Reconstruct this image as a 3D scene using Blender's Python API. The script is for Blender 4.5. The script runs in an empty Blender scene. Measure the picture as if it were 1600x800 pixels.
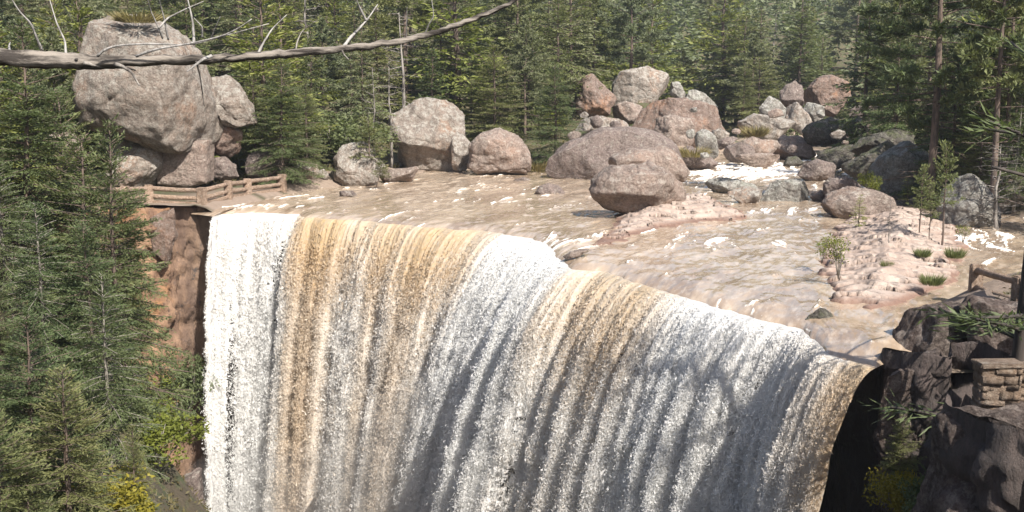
import bpy, bmesh, math, random
import numpy as np
from mathutils import Vector

sc = bpy.context.scene
COL = sc.collection
random.seed(7)

# ------------------------------------------------------------------ camera model
F = 1716.0
CAM = np.array([0.0, 0.0, 6.5])
PITCH = math.atan(256 / F)
FW = np.array([0, math.cos(PITCH), -math.sin(PITCH)])
UP = np.array([0, math.sin(PITCH), math.cos(PITCH)])
RT = np.array([1.0, 0, 0])

def ray(px, py):
    return FW + (px - 800) / F * RT + (400 - py) / F * UP
def PD(px, py, d):
    r = ray(px, py); return CAM + r * (d / r[1])
def PZ(px, py, z=0.0):
    r = ray(px, py); return CAM + r * ((z - CAM[2]) / r[2])
def proj(P):
    P = np.atleast_2d(P) - CAM
    w = P @ FW
    return 800 + F * (P @ RT) / w, 400 - F * (P @ UP) / w, w

# ------------------------------------------------------------------ noise
_rs = np.random.RandomState(3)
_G = _rs.normal(size=(256, 3)); _G /= np.linalg.norm(_G, axis=1)[:, None]
_P = _rs.permutation(256)
_P = np.concatenate([_P, _P, _P])
def perlin(P, seed=0):
    P = np.asarray(P, float) + np.array([seed * 17.13, seed * 5.71, seed * 9.37])
    I = np.floor(P).astype(np.int64); f = P - I
    I &= 255
    u = f * f * f * (f * (f * 6 - 15) + 10)
    out = 0
    for dx in (0, 1):
        wx = u[:, 0] if dx else 1 - u[:, 0]
        for dy in (0, 1):
            wy = u[:, 1] if dy else 1 - u[:, 1]
            for dz in (0, 1):
                wz = u[:, 2] if dz else 1 - u[:, 2]
                h = _P[_P[_P[(I[:, 0] + dx) & 255] + ((I[:, 1] + dy) & 255)] + ((I[:, 2] + dz) & 255)]
                g = _G[h]
                out = out + wx * wy * wz * (g[:, 0] * (f[:, 0] - dx) + g[:, 1] * (f[:, 1] - dy) + g[:, 2] * (f[:, 2] - dz))
    return out * 1.5
_G2 = np.stack([np.cos(np.arange(256) * 2.399963), np.sin(np.arange(256) * 2.399963)], 1).astype(np.float32)
_P32 = _P.astype(np.int32)
def perlin2(x, y, seed=0):
    x = np.asarray(x, np.float64) + seed * 17.13; y = np.asarray(y, np.float64) + seed * 5.71
    ix = np.floor(x); iy = np.floor(y); fx = (x - ix).astype(np.float32); fy = (y - iy).astype(np.float32)
    ix = ix.astype(np.int64).astype(np.int32) & 255; iy = iy.astype(np.int64).astype(np.int32) & 255
    u = fx * fx * fx * (fx * (fx * 6 - 15) + 10); v = fy * fy * fy * (fy * (fy * 6 - 15) + 10)
    a = _P32[ix]; b = _P32[ix + 1]
    def gr(h, dx, dy):
        g = _G2[_P32[h & 255]]; return g[:, 0] * (fx - dx) + g[:, 1] * (fy - dy)
    n00 = gr(a + iy, 0, 0); n10 = gr(b + iy, 1, 0); n01 = gr(a + iy + 1, 0, 1); n11 = gr(b + iy + 1, 1, 1)
    l = n00 + u * (n10 - n00); r = n01 + u * (n11 - n01)
    return (l + v * (r - l)) * 1.5
def fbm2(x, y, octv=4, seed=0, gain=.5):
    a, s, out = 1.0, 1.0, 0
    for o in range(octv):
        out = out + a * perlin2(x * s, y * s, seed + o * 3); a *= gain; s *= 2.03
    return out
def fbm(P, octv=4, seed=0, gain=0.5):
    P = np.asarray(P)
    if len(P) > 500 and not P[:, 2].any(): return fbm2(P[:, 0], P[:, 1], octv, seed, gain)
    a, s, out = 1.0, 1.0, 0
    for o in range(octv):
        out = out + a * perlin(np.asarray(P) * s, seed + o * 3)
        a *= gain; s *= 2.03
    return out
def sstep(a, b, x):
    t = np.clip((x - a) / (b - a), 0, 1); return t * t * (3 - 2 * t)

# ------------------------------------------------------------------ mesh helpers
def mesh_np(name, V, faces, mat=None, attrs=None, smooth=False):
    """faces: list of (n,k) int arrays with k = 3 or 4"""
    me = bpy.data.meshes.new(name)
    V = np.asarray(V, np.float32)
    if isinstance(faces, np.ndarray): faces = [faces]
    faces = [f for f in faces if len(f)]
    me.vertices.add(len(V)); me.vertices.foreach_set('co', V.ravel())
    nl = sum(f.size for f in faces); npoly = sum(len(f) for f in faces)
    me.loops.add(nl); me.polygons.add(npoly)
    li = np.concatenate([f.ravel() for f in faces]).astype(np.int32)
    tot = np.concatenate([np.full(len(f), f.shape[1], np.int32) for f in faces])
    st = np.concatenate([[0], np.cumsum(tot)[:-1]]).astype(np.int32)
    me.loops.foreach_set('vertex_index', li)
    me.polygons.foreach_set('loop_start', st)
    me.polygons.foreach_set('loop_total', tot)
    if smooth: me.polygons.foreach_set('use_smooth', np.ones(npoly, bool))
    if attrs:
        for k, a in attrs.items():
            at = me.attributes.new(k, 'FLOAT', 'POINT'); at.data.foreach_set('value', np.asarray(a, np.float32))
    me.update(calc_edges=True); me.validate()
    if mat: me.materials.append(mat)
    return me
def link(name, me, parent=None, loc=None):
    o = bpy.data.objects.new(name, me); COL.objects.link(o)
    if parent: o.parent = parent
    if loc is not None: o.location = loc
    return o
def tag(o, label, cat, group=None):
    o['label'] = label; o['category'] = cat
    if group: o['group'] = group
    return o
def thing(name, label, cat, loc, group=None, rz=0):
    o = bpy.data.objects.new(name, None); COL.objects.link(o)
    o.location = loc; o.rotation_euler = (0, 0, rz); o.empty_display_size = .3
    return tag(o, label, cat, group)
def grid_faces(nr, nc, off=0):
    i = np.arange(nr - 1)[:, None] * nc + np.arange(nc - 1)[None, :]
    i = i.ravel() + off
    return np.stack([i, i + 1, i + nc + 1, i + nc], 1)
def tube(pts, rad, n=8, seed=0, rough=0.0):
    """tapered tube along pts (k,3); returns V, [quads]"""
    pts = np.asarray(pts, float); rad = np.broadcast_to(np.asarray(rad, float), (len(pts),))
    T = np.gradient(pts, axis=0); T /= np.linalg.norm(T, axis=1)[:, None] + 1e-9
    ref = np.array([0, 0, 1.0]) if abs(T[:, 2]).mean() < .8 else np.array([1.0, 0, 0])
    A = np.cross(T, ref); A /= np.linalg.norm(A, axis=1)[:, None] + 1e-9
    B = np.cross(T, A)
    th = np.linspace(0, 2 * math.pi, n, endpoint=False)
    ring = np.cos(th)[None, :, None] * A[:, None, :] + np.sin(th)[None, :, None] * B[:, None, :]
    R = rad[:, None, None]
    V = (pts[:, None, :] + ring * R).reshape(-1, 3)
    if rough:
        V = V + ring.reshape(-1, 3) * (np.repeat(rad, n) * rough * fbm(V * 3.0 / max(rad.max(), .02) * .12, 3, seed))[:, None]
    k = len(pts)
    i = np.arange(k - 1)[:, None] * n; j = np.arange(n)[None, :]; j2 = (j + 1) % n
    q = np.stack([(i + j), (i + j2), (i + n + j2), (i + n + j)], -1).reshape(-1, 4)
    cap0 = np.array([list(range(n))[::-1]]) if n in (3, 4) else None
    V = np.vstack([V, pts[:1], pts[-1:]])
    c0, c1 = len(V) - 2, len(V) - 1
    jj = np.arange(n)
    t0 = np.stack([np.full(n, c0), (jj + 1) % n, jj], 1)
    t1 = np.stack([np.full(n, c1), (k - 1) * n + jj, (k - 1) * n + (jj + 1) % n], 1)
    return V, q, np.vstack([t0, t1])
class MB:
    def __init__(s): s.V = []; s.Q = []; s.T = []; s.n = 0; s.A = []
    def add(s, V, q=None, t=None, a=None):
        if q is not None and len(q): s.Q.append(np.asarray(q) + s.n)
        if t is not None and len(t): s.T.append(np.asarray(t) + s.n)
        s.V.append(np.asarray(V)); s.n += len(V)
        s.A.append(np.broadcast_to(0.5 if a is None else a, (len(V),)))
    def mesh(s, name, mat, attr=None, smooth=False, offset=None):
        V = np.vstack(s.V)
        if offset is not None: V = V - np.asarray(offset)
        fs = []
        if s.Q: fs.append(np.vstack(s.Q))
        if s.T: fs.append(np.vstack(s.T))
        return mesh_np(name, V, fs, mat, {attr: np.concatenate(s.A)} if attr else None, smooth)

# ------------------------------------------------------------------ materials
def newmat(name):
    m = bpy.data.materials.new(name); m.use_nodes = True
    nt = m.node_tree; nt.nodes.clear()
    out = nt.nodes.new('ShaderNodeOutputMaterial')
    return m, nt, out
class NT:
    def __init__(s, nt): s.nt = nt
    def n(s, t, **kw):
        nd = s.nt.nodes.new(t)
        for k, v in kw.items(): setattr(nd, k, v)
        return nd
    def l(s, a, b): s.nt.links.new(a, b)
    def noise(s, vec, scale, detail=5, rough=.55):
        nd = s.n('ShaderNodeTexNoise'); nd.inputs['Scale'].default_value = scale
        nd.inputs['Detail'].default_value = detail; nd.inputs['Roughness'].default_value = rough
        if vec is not None: s.l(vec, nd.inputs['Vector'])
        return nd.outputs['Fac']
    def ramp(s, fac, a, b):
        nd = s.n('ShaderNodeMapRange'); nd.inputs['From Min'].default_value = a; nd.inputs['From Max'].default_value = b
        nd.interpolation_type = 'SMOOTHSTEP'
        s.l(fac, nd.inputs['Value']); return nd.outputs['Result']
    def mix(s, fac, a, b, mode='MIX'):
        nd = s.n('ShaderNodeMix', data_type='RGBA', blend_type=mode)
        if isinstance(fac, (int, float)): nd.inputs[0].default_value = fac
        else: s.l(fac, nd.inputs[0])
        for i, c in ((6, a), (7, b)):
            if isinstance(c, (tuple, list)): nd.inputs[i].default_value = (*c[:3], 1)
            else: s.l(c, nd.inputs[i])
        return nd.outputs[2]
    def math(s, op, a, b=0.0):
        nd = s.n('ShaderNodeMath', operation=op)
        for i, c in ((0, a), (1, b)):
            if isinstance(c, (int, float)): nd.inputs[i].default_value = c
            else: s.l(c, nd.inputs[i])
        return nd.outputs[0]
    def mapping(s, vec, sx, sy, sz):
        nd = s.n('ShaderNodeVectorMath', operation='MULTIPLY'); nd.inputs[1].default_value = (sx, sy, sz)
        s.l(vec, nd.inputs[0]); return nd.outputs[0]
    def bump(s, h, strength, dist, normal=None):
        nd = s.n('ShaderNodeBump'); nd.inputs['Strength'].default_value = strength; nd.inputs['Distance'].default_value = dist
        s.l(h, nd.inputs['Height'])
        if normal is not None: s.l(normal, nd.inputs['Normal'])
        return nd.outputs[0]
    def coords(s):
        tc = s.n('ShaderNodeTexCoord'); oi = s.n('ShaderNodeObjectInfo')
        mu = s.math('MULTIPLY', oi.outputs['Random'], 137.0)
        ad = s.n('ShaderNodeVectorMath', operation='ADD')
        s.l(tc.outputs['Object'], ad.inputs[0]); s.l(mu, ad.inputs[1]); return ad.outputs[0]
    def attr(s, name):
        nd = s.n('ShaderNodeAttribute', attribute_name=name); return nd.outputs['Fac']

def rock_mat(name, base, second, lichen, lich=.5, dark=.35, spec=.25, rough=.9, orange=0.0, bscale=1.0, streak=.5, moss=0.0):
    m, nt, out = newmat(name); N = NT(nt)
    v = N.coords()
    c = N.mix(N.ramp(N.noise(v, .45, 6), .38, .62), base, second)
    c = N.mix(N.math('MULTIPLY', N.ramp(N.noise(v, 1.1, 7, .7), .5, .64), .6), c, tuple(x * .42 for x in base))
    # warm patches
    if orange: c = N.mix(N.math('MULTIPLY', N.ramp(N.noise(v, .33, 4), .55, .68), orange), c, (.42, .19, .08))
    # vertical weather streaks
    vs = N.mapping(v, 1.6, 1.6, .18)
    st = N.math('MULTIPLY', N.ramp(N.noise(vs, .9, 6, .65), .46, .62), streak * 1.35)
    c = N.mix(st, c, tuple(x * dark for x in base))
    # lichen, thicker on upward faces
    g = N.n('ShaderNodeNewGeometry'); sx = N.n('ShaderNodeSeparateXYZ'); N.l(g.outputs['Normal'], sx.inputs[0])
    up = N.ramp(sx.outputs['Z'], -.3, .9)
    lm = N.math('MULTIPLY', N.ramp(N.noise(v, 2.6, 8, .7), .62 - .20 * lich, .70 - .20 * lich), N.math('ADD', N.math('MULTIPLY', up, .6), .4))
    c = N.mix(lm, c, lichen)
    if moss:
        mm = N.math('MULTIPLY', N.math('MULTIPLY', N.ramp(N.noise(v, 1.4, 6, .65), .45, .6), up), moss)
        c = N.mix(mm, c, (.06, .075, .02))
    # fine speckle
    sp = N.ramp(N.noise(v, 9, 6, .75), .38, .66)
    c = N.mix(.28, c, N.mix(sp, tuple(x * .45 for x in base), tuple(min(1, x * 1.55) for x in lichen)))
    pit = N.ramp(N.noise(v, 5.5, 6, .7), .60, .72)
    c = N.mix(N.math('MULTIPLY', pit, .55), c, tuple(x * .25 for x in base))
    b = N.bump(N.noise(v, 1.6 * bscale, 9, .72), 1.0, .5)
    b = N.bump(N.noise(v, 11 * bscale, 5, .7), .6, .08, b)
    p = N.n('ShaderNodeBsdfPrincipled'); N.l(c, p.inputs['Base Color']); N.l(b, p.inputs['Normal'])
    p.inputs['Roughness'].default_value = rough; p.inputs['Specular IOR Level'].default_value = spec
    N.l(p.outputs[0], out.inputs[0]); return m

M = {}
M['rock_pale'] = rock_mat('pale_rock', (0.302, 0.239, 0.197), (0.252, 0.210, 0.176), (0.403, 0.378, 0.336), lich=.75, orange=.3)
M['rock_pink'] = rock_mat('pinkish_rock', (0.302, 0.223, 0.185), (0.244, 0.189, 0.160), (0.386, 0.336, 0.290), lich=.5, orange=.25, streak=.35)
M['rock_dark'] = rock_mat('purplish_rock', (0.185, 0.139, 0.126), (0.227, 0.172, 0.151), (0.336, 0.298, 0.260), lich=.4, streak=.4)
M['rock_grey'] = rock_mat('grey_lichen_rock', (0.235, 0.206, 0.181), (0.185, 0.164, 0.147), (0.403, 0.391, 0.353), lich=.8, moss=.35)
M['rock_moss'] = rock_mat('mossy_rock', (0.109, 0.092, 0.080), (0.084, 0.076, 0.067), (0.202, 0.193, 0.160), lich=.45, moss=.9)
M['rock_orange'] = rock_mat('orange_stained_rock', (0.252, 0.160, 0.118), (0.202, 0.143, 0.118), (0.302, 0.260, 0.227), lich=.45, orange=.6)
M['rock_warm'] = rock_mat('weathered_tower_rock', (0.277, 0.214, 0.172), (0.235, 0.193, 0.164), (0.361, 0.336, 0.294), lich=.7, orange=.35, streak=.5)
M['rock_cliff'] = rock_mat('shaded_cliff_rock', (0.135, 0.095, 0.080), (0.055, 0.042, 0.037), (0.280, 0.235, 0.205), lich=.5, streak=.7)  # low base colours include the shade on the right cliff
M['stone'] = rock_mat('cut_stone', (.36, .25, .17), (.28, .21, .16), (.40, .34, .28), lich=.3, orange=.5, bscale=3, streak=.2)
M['timber'] = rock_mat('weathered_timber', (.50, .345, .245), (.40, .28, .20), (.54, .44, .36), lich=.25, bscale=3, streak=.2)

def foliage_mat(name, dark, light, yellow, transl=.35):
    m, nt, out = newmat(name); N = NT(nt)
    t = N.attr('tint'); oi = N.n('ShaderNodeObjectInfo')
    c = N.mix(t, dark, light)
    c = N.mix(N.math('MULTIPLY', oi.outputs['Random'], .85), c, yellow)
    d = N.n('ShaderNodeBsdfPrincipled'); N.l(c, d.inputs['Base Color']); d.inputs['Roughness'].default_value = .55
    d.inputs['Specular IOR Level'].default_value = .25
    tr = N.n('ShaderNodeBsdfTranslucent'); N.l(N.mix(1.0, c, (1.0, 1.1, .6), 'MULTIPLY'), tr.inputs[0])
    mx = N.n('ShaderNodeMixShader'); mx.inputs[0].default_value = transl
    N.l(d.outputs[0], mx.inputs[1]); N.l(tr.outputs[0], mx.inputs[2]); N.l(mx.outputs[0], out.inputs[0]); return m
M['fir'] = foliage_mat('fir_needles', (0.063, 0.086, 0.037), (0.207, 0.224, 0.094), (0.190, 0.190, 0.081))
M['firdark'] = foliage_mat('dark_fir_needles', (0.039, 0.063, 0.032), (0.132, 0.172, 0.075), (0.138, 0.155, 0.067))
M['firblue'] = foliage_mat('blue_green_needles', (0.081, 0.103, 0.063), (0.224, 0.247, 0.138), (0.218, 0.218, 0.115))
M['firyel'] = foliage_mat('yellow_green_needles', (0.086, 0.115, 0.032), (0.265, 0.282, 0.086), (0.247, 0.247, 0.081))
M['leaf'] = foliage_mat('broad_leaves', (.07, .10, .02), (.20, .22, .04), (.16, .17, .03), .4)
M['leafyel'] = foliage_mat('yellow_leaves', (.13, .13, .02), (.38, .32, .045), (.26, .20, .035), .4)
M['drygrass'] = foliage_mat('dry_grass', (.16, .13, .06), (.32, .26, .13), (.25, .21, .1), .3)
M['litter'] = foliage_mat('undergrowth_leaves', (.06, .055, .025), (.16, .15, .06), (.14, .11, .055), .3)

def bark_mat(name, a, b, rough=.9, scale=6, mp=(1, 1, .22)):
    m, nt, out = newmat(name); N = NT(nt); v = N.coords()
    vs = N.mapping(v, *mp)
    h = N.noise(vs, scale, 6, .65)
    c = N.mix(N.ramp(h, .38, .62), a, b)
    p = N.n('ShaderNodeBsdfPrincipled'); N.l(c, p.inputs['Base Color']); p.inputs['Roughness'].default_value = rough
    N.l(N.bump(h, .8, .05), p.inputs['Normal']); N.l(p.outputs[0], out.inputs[0]); return m
M['bark'] = bark_mat('pine_bark', (.05, .037, .03), (.14, .10, .078))
M['barkblack'] = bark_mat('black_bark', (.02, .016, .014), (.06, .048, .04))
M['barkgrey'] = bark_mat('grey_bark', (.12, .105, .09), (.26, .235, .20))
M['deadwood'] = bark_mat('bleached_deadwood', (.045, .037, .032), (.25, .225, .20), scale=7)
M['deadlog'] = bark_mat('weathered_dead_log', (.028, .022, .018), (.23, .20, .17), scale=10, mp=(.16, 1, 1))
M['whitewood'] = bark_mat('white_twigs', (.14, .13, .12), (.33, .31, .29), scale=12)

def ground_mat():
    m, nt, out = newmat('forest_floor'); N = NT(nt)
    tc = N.n('ShaderNodeTexCoord'); v = tc.outputs['Object']
    c = N.mix(N.ramp(N.noise(v, .25, 6), .38, .62), (.085, .065, .04), (.12, .10, .055))
    c = N.mix(N.ramp(N.noise(v, 1.1, 6, .7), .45, .62), c, (.07, .085, .03))
    c = N.mix(N.ramp(N.noise(v, 2.5, 6, .75), .58, .7), c, (.24, .18, .14))
    sd = N.attr('sand'); c = N.mix(sd, c, N.mix(N.noise(v, 3, 6, .7), (.22, .16, .12), (.36, .28, .22)))
    g = N.n('ShaderNodeNewGeometry'); s = N.n('ShaderNodeSeparateXYZ'); N.l(g.outputs['True Normal'], s.inputs[0])
    c = N.mix(N.ramp(s.outputs['Z'], .55, .3), c, N.mix(N.ramp(N.noise(v, 1.5, 7, .7), .4, .65), (.12, .085, .065), (.25, .18, .14)))
    p = N.n('ShaderNodeBsdfPrincipled'); N.l(c, p.inputs['Base Color']); p.inputs['Roughness'].default_value = .95
    b = N.bump(N.noise(v, 3.5, 8, .75), .9, .3)
    N.l(b, p.inputs['Normal']); N.l(p.outputs[0], out.inputs[0]); return m
M['ground'] = ground_mat()

def cliff_mat():
    m, nt, out = newmat('gorge_cliff'); N = NT(nt)
    tc = N.n('ShaderNodeTexCoord'); v = tc.outputs['Object']
    vs = N.mapping(v, 1, 1, .25)
    c = N.mix(N.ramp(N.noise(vs, .9, 7, .65), .38, .62), (.17, .095, .06), (.36, .22, .135))
    c = N.mix(N.ramp(N.noise(v, .5, 5), .52, .66), c, (.36, .185, .085))
    c = N.mix(N.ramp(N.noise(v, 2.4, 7, .7), .55, .68), c, (.09, .06, .05))
    sh = N.attr('tone')                     # right wall's shade is put into this darker, purple grey colour
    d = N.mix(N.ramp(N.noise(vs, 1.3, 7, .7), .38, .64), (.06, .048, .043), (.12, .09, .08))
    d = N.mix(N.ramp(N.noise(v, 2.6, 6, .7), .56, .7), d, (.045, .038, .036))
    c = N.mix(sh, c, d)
    w = N.attr('wet'); c = N.mix(w, c, N.mix(N.noise(vs, 1.5, 5), (.035, .035, .034), (.085, .08, .075)))  # damp rock by the falls, plus painted shade in the left recess
    p = N.n('ShaderNodeBsdfPrincipled'); N.l(c, p.inputs['Base Color'])
    r = N.n('ShaderNodeMapRange'); N.l(w, r.inputs[0]); r.inputs[3].default_value = .9; r.inputs[4].default_value = .4
    N.l(r.outputs[0], p.inputs['Roughness'])
    b = N.bump(N.noise(vs, 2.2, 8, .7), .9, .4); b = N.bump(N.noise(v, 9, 5, .7), .6, .08, b)
    N.l(b, p.inputs['Normal']); N.l(p.outputs[0], out.inputs[0]); return m
M['cliff'] = cliff_mat()

def slab_mat():
    m, nt, out = newmat('layered_bedrock'); N = NT(nt)
    tc = N.n('ShaderNodeTexCoord'); v = tc.outputs['Object']
    c = N.mix(N.ramp(N.noise(v, .8, 7, .65), .36, .64), (.26, .195, .16), (.36, .29, .245))
    c = N.mix(N.ramp(N.noise(v, 2.4, 7, .75), .50, .64), c, (.16, .125, .105))
    c = N.mix(N.math('MULTIPLY', N.ramp(N.noise(v, 9, 5, .7), .55, .7), .5), c, (.42, .36, .31))
    w = N.attr('wet'); c = N.mix(w, c, (.16, .095, .07))
    p = N.n('ShaderNodeBsdfPrincipled'); N.l(c, p.inputs['Base Color']); p.inputs['Roughness'].default_value = .85
    b = N.bump(N.noise(v, 5, 7, .7), .6, .1); N.l(b, p.inputs['Normal'])
    N.l(p.outputs[0], out.inputs[0]); return m
M['slab'] = slab_mat()

def river_mat():
    m, nt, out = newmat('muddy_river'); N = NT(nt)
    tc = N.n('ShaderNodeTexCoord'); v = tc.outputs['Object']
    cb = N.n('ShaderNodeCombineXYZ'); N.l(N.attr('ac'), cb.inputs[0]); N.l(N.math('MULTIPLY', N.attr('al'), .3), cb.inputs[1]); fv = cb.outputs[0]
    lace = N.noise(fv, 8.5, 6, .7)
    f = N.ramp(N.math('ADD', N.attr('foam'), N.math('MULTIPLY', N.math('SUBTRACT', lace, .5), 1.5)), .30, .80)
    c = N.mix(N.ramp(N.noise(fv, .5, 5, .6), .35, .65), (.235, .17, .118), (.385, .30, .22))
    c = N.mix(N.math('MULTIPLY', N.ramp(N.noise(fv, 3.2, 6, .66), .46, .68), .55), c, (.50, .42, .34))
    c = N.mix(f, c, (.74, .70, .64))
    p = N.n('ShaderNodeBsdfPrincipled'); N.l(c, p.inputs['Base Color'])
    r = N.n('ShaderNodeMapRange'); N.l(f, r.inputs[0]); r.inputs[3].default_value = .09; r.inputs[4].default_value = .8
    N.l(r.outputs[0], p.inputs['Roughness']); p.inputs['IOR'].default_value = 1.33
    b = N.bump(N.noise(fv, 2.6, 3, .45), .28, .2); N.l(b, p.inputs['Normal'])
    N.l(p.outputs[0], out.inputs[0]); return m
M['river'] = river_mat()

def fall_mat():
    m, nt, out = newmat('falling_water'); N = NT(nt)
    f = N.attr('foam')
    c = N.mix(f, (.66, .47, .26), (.93, .925, .91))
    tc = N.n('ShaderNodeTexCoord'); v = N.mapping(tc.outputs['Object'], 1, 1, .4)
    g = N.noise(v, 7, 4, .7)
    c = N.mix(N.math('MULTIPLY', N.ramp(g, .52, .68), .22), c, (.55, .52, .48))
    d = N.n('ShaderNodeBsdfPrincipled'); N.l(c, d.inputs['Base Color']); bn = N.bump(g, .5, .1)
    at = N.n('ShaderNodeAttribute', attribute_name='soft'); vm = N.n('ShaderNodeVectorMath', operation='SCALE'); N.l(bn, vm.inputs[0]); vm.inputs['Scale'].default_value = .85
    va = N.n('ShaderNodeVectorMath', operation='ADD'); N.l(vm.outputs[0], va.inputs[0]); N.l(at.outputs['Vector'], va.inputs[1])
    vn = N.n('ShaderNodeVectorMath', operation='NORMALIZE'); N.l(va.outputs[0], vn.inputs[0]); N.l(vn.outputs[0], d.inputs['Normal']); d.inputs['Roughness'].default_value = .75
    d.inputs['Specular IOR Level'].default_value = .15
    tr = N.n('ShaderNodeBsdfTranslucent'); N.l(c, tr.inputs[0])
    mx = N.n('ShaderNodeMixShader'); mx.inputs[0].default_value = .488
    N.l(d.outputs[0], mx.inputs[1]); N.l(tr.outputs[0], mx.inputs[2]); N.l(mx.outputs[0], out.inputs[0]); return m
M['fall'] = fall_mat()
# dk1
# br1
# st1
# ------------------------------------------------------------------ plan of the place
def xy(px, py): return PZ(px, py, 0.0)[:2]
LIP_PX = [(332,332),(345,329),(400,326),(462,329),(480,334),(560,338),(640,346),(720,352),(765,355),(800,361),(830,365),
          (854,374),(868,388),(878,400),(892,411),(950,417),(1010,438),(1075,455),(1112,468),(1180,484),(1250,502),(1300,543),(1368,562)]
LIP = np.array([xy(*p) for p in LIP_PX])
def fine_lip():
    s = np.concatenate([[0], np.cumsum(np.linalg.norm(np.diff(LIP, axis=0), axis=1))]); t = np.linspace(0, s[-1], 420)
    P = np.stack([np.interp(t, s, LIP[:, i]) for i in range(2)], 1)
    w = (.28 * fbm2(t / 1.6, t * 0 + .5, 4, 91) + .10 * fbm2(t / .35, t * 0 + .5, 2, 92)) * np.clip(np.minimum(t, s[-1] - t), 0, 1)
    return P + w[:, None] * np.array([.35, .94]), np.interp(t, s, [{854: 862, 868: 876, 878: 886}.get(p[0], p[0]) for p in LIP_PX])
RIGHT_BANK = [(9.3,27.0),(11.4,31.5),(13.2,34.5),(17,37.5),(21,42),(25,50),(26,56),(25.5,64),(25,72),(25.5,82),(31,100),(37,118),(44,140),(52,170)]
LEFT_BANK = [(44,170),(36,140),(22.5,124),(16,102),(11,93.5),(1.6,92),(-6.5,92),(-8,86),(-11.0,78),(-13,73),(-14.3,68),(-15.5,64)]
RIVER = np.vstack([LIP, RIGHT_BANK, LEFT_BANK])
LEFT_RIM = np.array([(-3,2),(-10,8),(-14,20),(-17,30),(-20,40),(-22,48),(-22.5,54),(-20.5,58.5),(-17,60.3)], float)
RIGHT_RIM = np.array([(9.2,26.7),(10.6,25.6),(11.3,25),(11.3,23.2),(9.6,21.2),(8.2,20.2),(7.9,19.2),(8.4,18),(9.2,16.5),(9,13),(7.4,10),(5,5),(3,2)], float)
GORGE = np.vstack([LEFT_RIM, LIP, RIGHT_RIM])

def seg_dist(X, Y, poly, closed=True):
    d = np.full(X.shape, 1e9); n = len(poly)
    for i in range(n if closed else n - 1):
        a = poly[i]; b = poly[(i + 1) % n]; ab = b - a
        t = np.clip(((X - a[0]) * ab[0] + (Y - a[1]) * ab[1]) / (ab @ ab + 1e-12), 0, 1)
        d = np.minimum(d, np.hypot(X - a[0] - t * ab[0], Y - a[1] - t * ab[1]))
    return d
def inside(X, Y, poly):
    r = np.zeros(X.shape, bool); n = len(poly)
    for i in range(n):
        a = poly[i]; b = poly[(i + 1) % n]
        c = ((a[1] > Y) != (b[1] > Y)) & (X < (b[0] - a[0]) * (Y - a[1]) / (b[1] - a[1] + 1e-12) + a[0])
        r ^= c
    return r
PEDS = []     # (x, y, z, r) ground is drawn to these under the bank boulders
def height(X, Y, peds=True):
    X = np.asarray(X, float); Y = np.asarray(Y, float)
    sd = seg_dist(X, Y, RIVER); ins = inside(X, Y, RIVER); sd = np.where(ins, -sd, sd)
    P = np.stack([X.ravel(), Y.ravel(), np.zeros(X.size)], 1)
    nz = fbm(P * .09, 3, 11).reshape(X.shape); nf = fbm(P * .45, 3, 12).reshape(X.shape)
    s = np.maximum(sd, 0)
    H = -.35 + .55 * np.minimum(s, 2) + .07 * np.clip(s - 2, 0, 10) + .27 * np.clip(s - 12, 0, 60) + .18 * np.clip(s - 72, 0, 260)
    H = H + nz * np.clip(s * .12, 0, 2.6) + nf * np.clip(s * .06, 0, .3)
    H = np.where(sd < 0, np.maximum(-1.0, -.35 + sd * .5), H)
    dl = seg_dist(X, Y, LEFT_RIM, False)
    w = sstep(-18.5, -22.5, X) * sstep(66, 56, Y)
    H = H + w * (.38 * np.clip(dl - 2.2, 0, 22)) * (~inside(X, Y, GORGE))
    # right bank knoll under the near pines
    H = H + 3.0 * np.exp(-(((X - 27) / 7) ** 2 + ((Y - 52) / 12) ** 2)) * sstep(0, 5, sd)
    # the lookout the camera stands on
    look = sstep(4.5, 2.5, Y)
    H = H * (1 - look) + 4.8 * look
    H = np.where((X > 8) & (Y < 26) & (Y > 14), np.minimum(H, .45 + .25 * np.clip(X - 11, 0, 50)), H)
    pad = sstep(-13, -15, X) * sstep(-34, -27, X) * sstep(57, 60, Y) * sstep(80, 73, Y)
    H = H * (1 - pad) + np.minimum(H, .35 + .05 * nf) * pad
    H = np.where((X > 9.0) & (X < 13) & (Y > 21.3) & (Y < 28.6), np.minimum(H, -.2), H)
    g = inside(X, Y, GORGE)
    k = .85 + 1.9 * sstep(34, 54, Y)
    Hg = np.maximum(-35, .2 - k * dl + nz * 1.2 * np.clip(dl * .3, 0, 1) + nf * .5 - 11 * sstep(50, 55.5, Y) - .7 * np.clip(dl - 7, 0, 40))
    H = np.where(g, Hg, H)
    if peds:
        for (x, y, z, r) in PEDS:
            q = np.exp(-(((X - x) ** 2 + (Y - y) ** 2) / (r * r)) ** 1.5) * (sd > .3) * (~g)
            H = H * (1 - q) + z * q
    return H

def axis(spec):
    out = []
    for a, b, st in spec: out.append(np.arange(a, b, st))
    return np.concatenate(out + [[spec[-1][1]]])

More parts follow.
